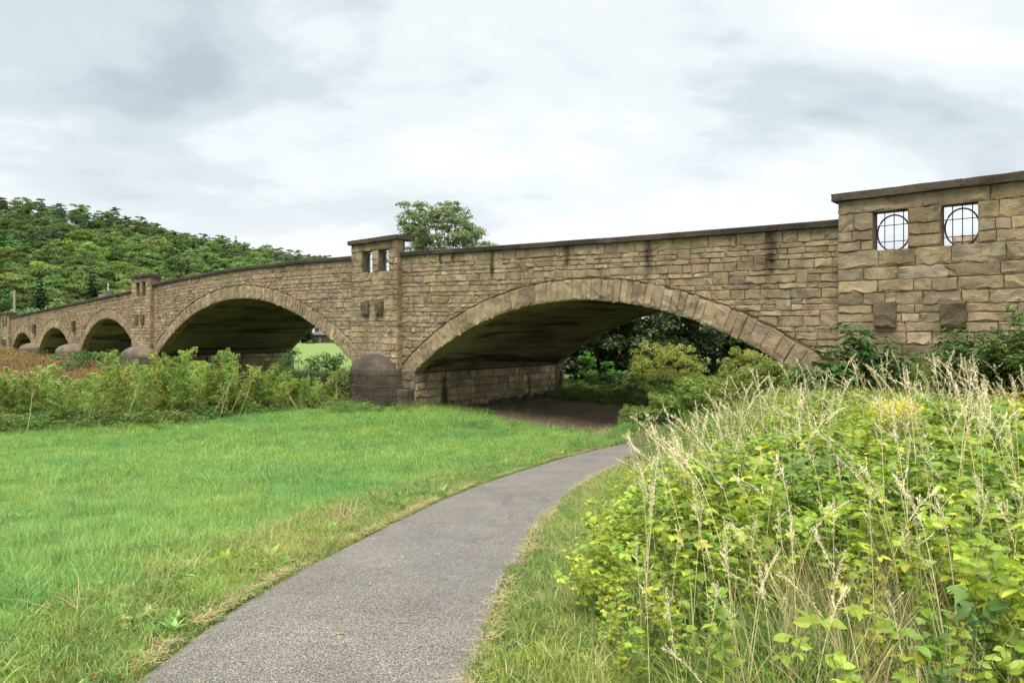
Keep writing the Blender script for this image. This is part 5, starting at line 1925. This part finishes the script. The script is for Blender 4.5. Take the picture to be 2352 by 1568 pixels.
def docks():
    g = G()
    T = []
    for k in range(2):
        gg = G()
        for _ in range(14):
            b0 = r4.normal(0, .28, 2); h = r4.uniform(.6, 1.05)
            gg.tube([(*b0, 0), (b0[0] * 1.2, b0[1] * 1.2, h)], [.006, .003], 3, .3)
            m = 30
            q = r4.uniform(.35, 1, m)
            pos = np.c_[b0[0] * 1.1 + r4.normal(0, .045, m), b0[1] * 1.1 + r4.normal(0, .045, m), q * h]
            gg.place(DV_, DT_, basis(unit(r4.normal(0, 1, (m, 3)) + A([0, 0, 1.])), unit(r4.normal(0, 1, (m, 3)))) * .07, pos, r4.random(m))
        T.append(source('dock', gg, M['dock']))
    n = 5200
    x = r4.uniform(-140, 420, n); v = 34 + 58 * r4.random(n) ** 1.0
    u = (x - CX) / FPX * v
    bx, by = to_bridge(u, v)
    ok = (by < -1.5) & (bx < -44)
    u, v = u[ok], v[ok]; n = len(u)
    idx = np.where(r4.random(n) < .48, r4.integers(0, 2, n), 2 + r4.integers(0, 2, n))
    scatter('dock_stand', np.c_[u, v, ground(u, v)], rots(n, r4, .12), r4.uniform(.75, 1.2, n) * (1 + .3 * sstep(v, 40, 80)), idx, T + T_weed[:2], 'rust brown stand of seeding docks before the farthest arches', 'docks')


docks()

# broad-leaved dock rosette out in the meadow
p = px(366, 1000, 24.0)
e = empty('dock_rosette', (p[0] + .0, 24.0, float(ground(p[0], 24.0))), 0, 'low dark green broad-leaved rosette standing alone in the meadow', 'plant')
lm = (lambda g: g.mesh('leaf'))(G().place(LV * A([.45, 1, 1]), LT, basis(A([[0, 1., .35]]), A([[0, -.35, 1.]])) * .5, np.zeros((1, 3)), A([.5])))
lm.materials.append(M['fresh'])
for k in range(17):
    o = bpy.data.objects.new('leaf', lm); col.objects.link(o); o.parent = e
    o.rotation_euler = (r4.uniform(0, .75), 0, k * 2.4); s = r4.uniform(.6, 1.15); o.scale = (s, s, s)

# ------------------------------------------------------------------ stones at the foot of the pier, fallen leaves
def rock(loc, s, label, c=(.10, .088, .078)):
    bpy_rng = np.random.default_rng(int(abs(loc[0] * 991 + loc[1] * 77)))
    th = np.linspace(0, 2 * np.pi, 9)[:-1]
    V = []
    for z, f in ((-.3, 1.0), (.25, 1.05), (.62, .85), (.85, .45)):
        V += [(math.cos(a) * f * bpy_rng.uniform(.8, 1.15), math.sin(a) * f * bpy_rng.uniform(.8, 1.15), z * bpy_rng.uniform(.9, 1.1)) for a in th]
    V.append((0, 0, .9))
    T = []
    for k in range(3):
        for j in range(8):
            a, b = k * 8 + j, k * 8 + (j + 1) % 8
            T += [(a, b, a + 8), (b, b + 8, a + 8)]
    T += [(24 + j, 24 + (j + 1) % 8, 32) for j in range(8)]
    o = obj('rock', G().add(A(V) * A(s), T, A(c) * bpy_rng.uniform(.8, 1.25)), M['pier'], label=label, cat='rock', group='rocks at the foot of the pier')
    o.location = loc
    o.rotation_euler = (0, 0, bpy_rng.uniform(0, 3))


for k, (bx, by, s) in enumerate(((-23.3, 4.6, .3), (-23.2, 5.3, .34), (-23.3, 6.2, .28), (-23.2, 7.0, .32), (-23.2, 7.8, .3), (-23.1, 8.7, .42), (-23.0, 9.6, .36), (-22.4, 10.4, .4), (-21.4, 10.9, .3), (-20.4, 11.0, .22))):
    u, v = from_bridge(bx, by)
    rock((u, v, float(ground(u, v))), (s, s * .8, s * (.9 if k < 7 else .55)), 'dark angular rock lying along the foot of the pier wall' if k < 7 else 'grey flat rock on the bare soil beyond the pier corner')

M['deadleaf'] = plain_mat('dead_leaf', (.30, .10, .045), .7, .4, 30)
for i, (x, y, s, rz) in enumerate(((305, 1532, .055, .4), (228, 1560, .06, 1.9), (280, 1556, .045, 2.8), (582, 1356, .06, .9), (372, 1487, .05, 2.2), (480, 1425, .045, .2), (1110, 1473, .05, 1.2), (1122, 1412, .03, 2.0))):
    d0 = (y - HY) / FPX
    v = 4.0
    for _ in range(20): v = (EYE - float(ground((x - CX) / FPX * v, v))) / d0
    u = (x - CX) / FPX * v
    g = G().place(LV * A([1, 1, 1.6]), LT, np.eye(3)[None] * s, np.zeros((1, 3)), A([.5]))
    o = obj('fallen_leaf', g, M['deadleaf'], label='curled red-brown fallen leaf lying beside the path edge', cat='leaf', group='fallen leaves along the path')
    o.location = (u, v, float(ground(u, v)) + .035); o.rotation_euler = (.2, .15, rz)

# ------------------------------------------------------------------ the wooded hill
r5 = np.random.default_rng(505)
KB = []
for k in range(6):
    rx, rz = r5.uniform(4.6, 5.8), r5.uniform(4.8, 6.2)
    g, cs = crown(r5, rx, rx * r5.uniform(.85, 1.1), rz, 36, 120, 1.75, .50, shell=.66, bottom=-.8)
    cm = g.mesh('crown'); cm.materials.append(M['wood1'])
    tm = limbs(r5, 4, .3, cs, 9.5, 6).mesh('trunk', True); tm.materials.append(M['bark'])
    KB.append((cm, tm, 9.5))


def conifer(r, h, rb, nw, sparse=1.0, droop=.35):
    g = G()
    for k in range(nw):
        q = (k + .5) / nw
        z = h * (.10 + .9 * q); L_ = rb * (1 - q) ** .85 + .25
        nb = 7 if q < .8 else 5
        for j in range(nb):
            a = j * 6.283 / nb + k * 1.3 + r.normal(0, .2)
            if r.random() > sparse: continue
            ln = L_ * r.uniform(.7, 1.15)
            m = int(5 + 7 * (1 - q))
            t = (np.arange(m) + .5) / m
            d = A([math.cos(a), math.sin(a), 0])
            pos = d * (t * ln)[:, None] + np.c_[np.zeros(m), np.zeros(m), z - droop * ln * t ** 1.5]
            al = unit(d + r.normal(0, .45, (m, 3)) + A([0, 0, -.45]))
            nn = unit(A([0, 0, 1.]) + r.normal(0, .4, (m, 3)))
            g.place(DV_ * A([1.5, 1, 1]), DT_, basis(al, nn) * (ln * .30 + .35) * r.uniform(.8, 1.2, m)[:, None, None], pos, np.clip(r.uniform(.2, .8) + r.normal(0, .2, m), 0, 1))
    return g


KC = []
for k in range(3):
    cm = conifer(r5, 17, 3.3, 17).mesh('crown'); cm.materials.append(M['spruce'])
    tm = G().tube([(0, 0, 0), (0, 0, 9), (0, 0, 16.5)], [.3, .2, .05], 6).mesh('trunk', True); tm.materials.append(M['bark'])
    KC.append((cm, tm, 0))
KP = []
for k in range(2):
    g, cs = crown(r5, 3.2, 3.0, 3.6, 24, 70, 1.2, .45, shell=.5)
    cm = g.mesh('crown'); cm.materials.append(M['pine'])
    tm = limbs(r5, 8, .28, cs, 12, 8).mesh('trunk', True); tm.materials.append(M['bark'])
    KP.append((cm, tm, 12))
KL = []
for (cm, tm, zc) in KB[:2]:
    c2 = cm.copy(); c2.materials.clear(); c2.materials.append(M['wood2'])
    KL.append((c2, tm, zc))
KW = []
g, cs = crown(r5, 3.0, 3.0, 2.6, 60, 70, .9, .34, shell=.5, bottom=-.95)
cm = g.mesh('crown'); cm.materials.append(M['willow'])
tm = limbs(r5, .6, .2, cs, 2.6, 10).mesh('trunk', True); tm.materials.append(M['bark'])
KW = (cm, tm, 2.6)


def plant_tree(name, kind, u, v, s, label, group=None, sz=None):
    cm, tm, zc = kind
    e = empty(name, (u, v, float(ground(u, v)) - .3), r5.uniform(0, 6.28), label, 'tree', group)
    e.scale = (s, s, sz or s)
    for nm, me, z in (('trunk', tm, 0), ('crown', cm, zc)):
        o = bpy.data.objects.new(nm, me); col.objects.link(o); o.parent = e; o.location = (0, 0, z)
    return e


def zone(u, v, x):
    return '%s of the hill, %s' % ('at the foot' if v < 245 else 'on the lower slope' if v < 290 else 'on the middle slope' if v < 350 else 'on the upper slope' if v < 410 else 'on the ridge',
                                          'near the left picture edge' if x < 110 else 'above the farthest arches' if x < 230 else 'above the farther pillar' if x < 360 else 'left above the second arch' if x < 480 else 'right above the second arch' if x < 640 else 'where ridge meets parapet')


def woods():
    pts = []
    cell = {}
    tries = 0
    while tries < 26000:
        tries += 1
        v = math.sqrt(r5.uniform(203 ** 2, 560 ** 2)); x = r5.uniform(-60, 860)
        u = (x - CX) / FPX * v
        d = 7.2 + .9 * (v > 350)
        key = (int(u // 8), int(v // 8))
        if any((u - a) ** 2 + (v - b) ** 2 < d * d for i in (-1, 0, 1) for j in (-1, 0, 1) for a, b in cell.get((key[0] + i, key[1] + j), [])): continue
        vr = 430 + 90 * float(sstep(x, 0, 700))
        if v > vr + 14: continue
        # hidden behind the bridge
        ztree = float(ground(u, v)) + 15.5
        ytop = HY - (ztree - EYE) / v * FPX
        ybr = np.interp(x, [-60, 25, 310, 360, 480, 580, 700, 815, 960], [745, 727, 665, 650, 625, 610, 597, 590, 560])
        if ytop > ybr + 8: continue
        cell.setdefault(key, []).append((u, v)); pts.append((u, v, x))
    pts.sort(key=lambda p: p[1])
    rest = []
    for i, (u, v, x) in enumerate(pts):
        q = r5.random()
        pine = (v > 380 and q < .35) or (v > 300 and x < 160 and q < .4)
        con = q > .93
        s = r5.uniform(.72, 1.32)
        if i < 285:
            if pine: plant_tree('pine_tree', KP[i % 2], u, v, s, 'dusky pine %s' % zone(u, v, x), 'pines of the hillside wood')
            elif con: plant_tree('spruce_tree', KC[i % 3], u, v, s * .9, 'dark pointed spruce %s' % zone(u, v, x), 'spruces of the hillside wood')
            elif q > .80 and v < 330: plant_tree('broadleaf_tree', KL[i % 2], u, v, s, 'light green rounded tree %s' % zone(u, v, x), 'light green trees of the hillside wood')
            else: plant_tree('broadleaf_tree', KB[i % 6], u, v, s, 'mid green broadleaf tree %s' % zone(u, v, x), 'broadleaf trees of the hillside wood')
        else:
            rest.append((u, v, s, 6 if con else (7 if pine else i % 6)))
    return rest


rest = woods()
if rest:
    so = []
    for cm, tm, zc in KB + [KC[0], KP[0]]:
        g = G()
        V, T, C = mesh_arrays(cm); g.add(V + A([0, 0, zc]), T, C)
        me = g.mesh('tree'); me.materials.append(cm.materials[0]); so.append(bpy.data.objects.new('tree', me))
    q = A(rest)
    scatter('upper_wood', np.c_[q[:, 0], q[:, 1], ground(q[:, 0], q[:, 1]) - .3], np.c_[np.zeros((len(q), 2)), r5.uniform(0, 6.28, len(q))], q[:, 2], q[:, 3].astype(int), so, 'far trees closing the upper slope and ridge of the hill', 'wood')

for (kind, name, x, v, s, lab) in ((KC[0], 'spruce_tree', 92, 178, .98, 'brownish spruce left of the darker one at the foot of the hill'), (KC[1], 'spruce_tree', 212, 178, 1.08, 'tall dark pointed spruce at the foot of the hill, left of the house roof'),
                                   (KL[0], 'broadleaf_tree', 305, 180, .95, 'bright lime green tree behind the chimneys'), (KL[1], 'broadleaf_tree', 345, 186, .92, 'bright lime green tree just right of the farther pillar top'),
                                   (KB[1], 'broadleaf_tree', 10, 170, 1.0, 'dark broadleaf tree at the left edge behind the utility pole'), (KB[2], 'broadleaf_tree', 150, 186, .9, 'broadleaf tree between the two spruces'),
                                   (KB[3], 'broadleaf_tree', 258, 190, .8, 'broadleaf tree between the dark spruce and the chimneys')):
    plant_tree(name, kind, (x - CX) / FPX * v, v, s, lab)
plant_tree('willow_bush', KW, (68 - CX) / FPX * 112, 112, 1.35, 'pale grey-green willow bush behind the far end of the parapet', sz=1.45)
plant_tree('willow_bush', KW, (-10 - CX) / FPX * 104, 104, 1.0, 'low bush at the left edge beyond the end pillar')

# ------------------------------------------------------------------ utility pole, houses
M['pole'] = plain_mat('grey_wood', (.30, .27, .21), .9, .25, 8)
M['white'] = plain_mat('white_render', (.62, .60, .55), .9, .1, 3)
M['tile'] = plain_mat('brown_tiles', (.11, .07, .055), .8, .3, 9)
M['brick'] = plain_mat('red_brick', (.30, .13, .085), .9, .3, 12)
M['timber'] = plain_mat('dark_timber', (.055, .035, .022), .85, .3, 12)
M['boards'] = plain_mat('weathered_boards', (.075, .058, .045), .9, .35, 10, sc3=(6, 6, .4))
M['roofing'] = plain_mat('roofing_felt', (.10, .10, .10), .9, .2, 5)
M['glass'] = plain_mat('window_glass', (.03, .035, .04), .15, .1, 3, .6)
M['nogging'] = plain_mat('brick_infill', (.36, .22, .155), .9, .2, 9)
M['ceramic'] = plain_mat('ceramic', (.6, .6, .58), .3, .1, 5, .5)

v = 104.0; u = (33 - CX) / FPX * v
pole = empty('utility_pole', (u, v, float(ground(u, v))), 0, 'weathered wooden utility pole above the far end of the bridge', 'pole')
ph = EYE - (667 - HY) / FPX * v - float(ground(u, v))
obj('post', G().tube([(0, 0, -.3), (0, 0, ph)], [.19, .15], 8), M['pole'], pole)
for dz in (.35, .75, 3.0):
    obj('insulator', G().tube([(-.15, -.1, ph - dz), (-.34, -.1, ph - dz), (-.34, -.1, ph - dz + .22)], [.03, .03, .06], 6), M['ceramic'], pole)
for dz in (.35, .75):
    w = []
    for t in np.linspace(0, 1, 12):
        w.append((u - .34 + t * 46, v + t * 40, float(ground(u, v)) + ph - dz + .2 - 4 * 1.1 * t * (1 - t)))
    obj('power_line', G().tube(w, .018, 3), M['iron'], label='thin %s wire running right from the utility pole' % ('upper' if dz < .5 else 'lower'), cat='wire')


def house(name, loc, w, d, hw, hr, rz, label, wallm, roofm, parts):
    e = empty(name, loc, rz, label, 'house')
    obj('wall', G().box(-w / 2, w / 2, -d / 2, d / 2, 0, hw), wallm, e)
    gb = G()
    for y in (-d / 2 + .01, d / 2 - .01):
        gb.add([(-w / 2, y, hw), (w / 2, y, hw), (0, y, hw + hr)], [(0, 1, 2)])
    obj('gable', gb, wallm, e)
    rf = G()
    for s in (-1, 1):
        a = A([(s * (w / 2 + .4), -d / 2 - .4, hw - .4 * hr / (w / 2)), (0, -d / 2 - .4, hw + hr), (0, d / 2 + .4, hw + hr), (s * (w / 2 + .4), d / 2 + .4, hw - .4 * hr / (w / 2))])
        n_ = A([0, 0, .16])
        rf.add(np.concatenate([a, a + n_]), [(0, 1, 2), (0, 2, 3), (4, 6, 5), (4, 7, 6), (0, 4, 1), (1, 4, 5), (1, 5, 2), (2, 5, 6), (2, 6, 3), (3, 6, 7), (3, 7, 0), (0, 7, 4)])
    roof = obj('roof', rf, roofm, e)
    parts(e, roof)
    return e


v = 122.0; u = (272 - CX) / FPX * v; zg = float(ground(u, v))
top = EYE - (678 - HY) / FPX * v - zg
def p1(e, roof):
    c = G().box(-.35, .35, -2.2, -1.4, top - .8, top + 1.2); obj('chimney', c, M['brick'], roof)
    c = G().box(-.45, .45, -2.3, -1.3, top + 1.2, top + 1.33); obj('chimney_cap', c, M['roofing'], roof)
    c = G().box(-.4, .4, 1.0, 2.0, top - .8, top + .8); obj('chimney', c, M['roofing'], roof)
    obj('flue_pipe', G().tube([(0, 1.7, top + .8), (0, 1.7, top + 2.1)], .09, 6), M['ceramic'], roof)
    for x in (-2.5, 0, 2.5):
        obj('window', G().box(x - .5, x + .5, -2.81, -2.73, 3.2, 4.5), M['glass'], e)
house('dwelling', (u, v, zg), 9, 5.5, top - 3.2, 3.2, R(96), 'brown roofed house showing only its ridge and chimneys above the parapet', M['white'], M['tile'], p1)

# farmhouse, shed and garden seen under the second arch
v = 152.0; u = (741 - CX) / FPX * v; zg = float(ground(u, v))
def p2(e, roof):
    for x in (-2.5, 2.5):
        w = obj('window', G().box(x - .5, x + .5, -4.56, -4.48, 2.3, 3.4), M['glass'], e)
        obj('frame', G().box(x - .6, x + .6, -4.53, -4.47, 2.2, 2.3).box(x - .6, x + .6, -4.53, -4.47, 3.4, 3.5), M['white'], w)
    for (xa, za, xb, zb) in ((-.2, 0, -.2, 4.2), (.9, 0, .9, 4.2), (2.0, 0, 2.0, 4.2), (3.1, 0, 3.1, 4.2), (-.2, 2.1, 3.4, 2.1), (-.2, 3.3, 3.4, 3.3), (-.1, 4.1, .9, 2.1), (2.0, 2.1, 3.0, 4.1), (.9, 3.3, 2.0, 2.1)):
        obj('timber', G().tube([(xa, -4.56, za), (xb, -4.56, zb)], .09, 4), M['timber'], e)
    obj('brick_infill', G().box(-.2, 3.38, -4.53, -4.49, 0, 4.2), M['nogging'], e)
house('farmhouse', (u, v + 9, zg), 7, 9, 4.3, 3.0, 0, 'white farmhouse with half-timbered right part seen under the second arch', M['white'], M['tile'], p2)
e = empty('shed', ((744 - CX) / FPX * v, v, zg), 0, 'low dark board shed before the farmhouse under the second arch', 'shed')
for k in range(17):
    obj('board', G().box(-2.6 + k * .31, -2.6 + k * .31 + .295, -.02 + .01 * (k % 2), .02, 0, 1.75), M['boards'], e)
obj('body', G().box(-2.6, 2.7, .03, 3, 0, 1.74), M['boards'], e)
obj('roof', G().add([(-2.9, -.3, 1.75), (3.0, -.3, 1.75), (3.0, 3.3, 2.35), (-2.9, 3.3, 2.35), (-2.9, -.3, 1.85), (3.0, -.3, 1.85), (3.0, 3.3, 2.45), (-2.9, 3.3, 2.45)],
                    [(0, 1, 2), (0, 2, 3), (4, 6, 5), (4, 7, 6), (0, 4, 1), (1, 4, 5), (1, 5, 2), (2, 5, 6), (3, 2, 6), (3, 6, 7), (0, 3, 7), (0, 7, 4)]), M['roofing'], e)
e = empty('carport', ((694 - CX) / FPX * v, v + 2, zg), 0, 'open lean-to with white posts left of the dark shed', 'lean-to')
obj('roof', G().box(-2.6, 2.2, -.2, 3, 1.95, 2.08), M['roofing'], e)
obj('back_wall', G().box(-2.6, 2.2, 2.8, 2.9, 0, 1.95), M['timber'], e)
for x in (-1.0, .3, 1.6):
    obj('post', G().box(x - .06, x + .06, -.1, .02, 0, 1.95), M['white'], e)
obj('side_wall', G().box(-3.6, -2.6, 0, 3, 0, 2.5), M['nogging'], e)
for k, x in enumerate((677, 712, 735, 656)):
    uu = (x - CX) / FPX * (v - 3)
    obj('fence_post', G().box(uu - .06, uu + .06, v - 3.06, v - 2.94, float(ground(uu, v - 3)), float(ground(uu, v - 3)) + 1.25), M['pole'], label=['pale fence post before the lean-to', 'pale fence post left of the dark shed', 'pale fence post before the dark shed', 'pale fence post at the dark edge of the vault'][k], cat='post')
plant_tree('spruce_tree', KC[2], (706 - CX) / FPX * 149, 149, .40, 'bluish spruce before the farmhouse under the second arch')
for (x, s, lab) in ((668, .32, 'garden bush left of the lean-to'), (712, .22, 'round garden bush before the lean-to'), (775, .45, 'dark bush right of the board shed')):
    plant_tree('garden_bush', (KW[0], KW[1], 2.6), (x - CX) / FPX * 148, 148, s, lab)
for (x, v_, s, k) in ((620, 185, .75, 0), (670, 188, .8, 3), (720, 190, .85, 4), (770, 186, .8, 5), (820, 190, .9, 1)):
    plant_tree('broadleaf_tree', KB[k], (x - CX) / FPX * v_, v_, s, 'tall broadleaf tree closing the view behind the farmhouse', 'trees behind the farmhouse')
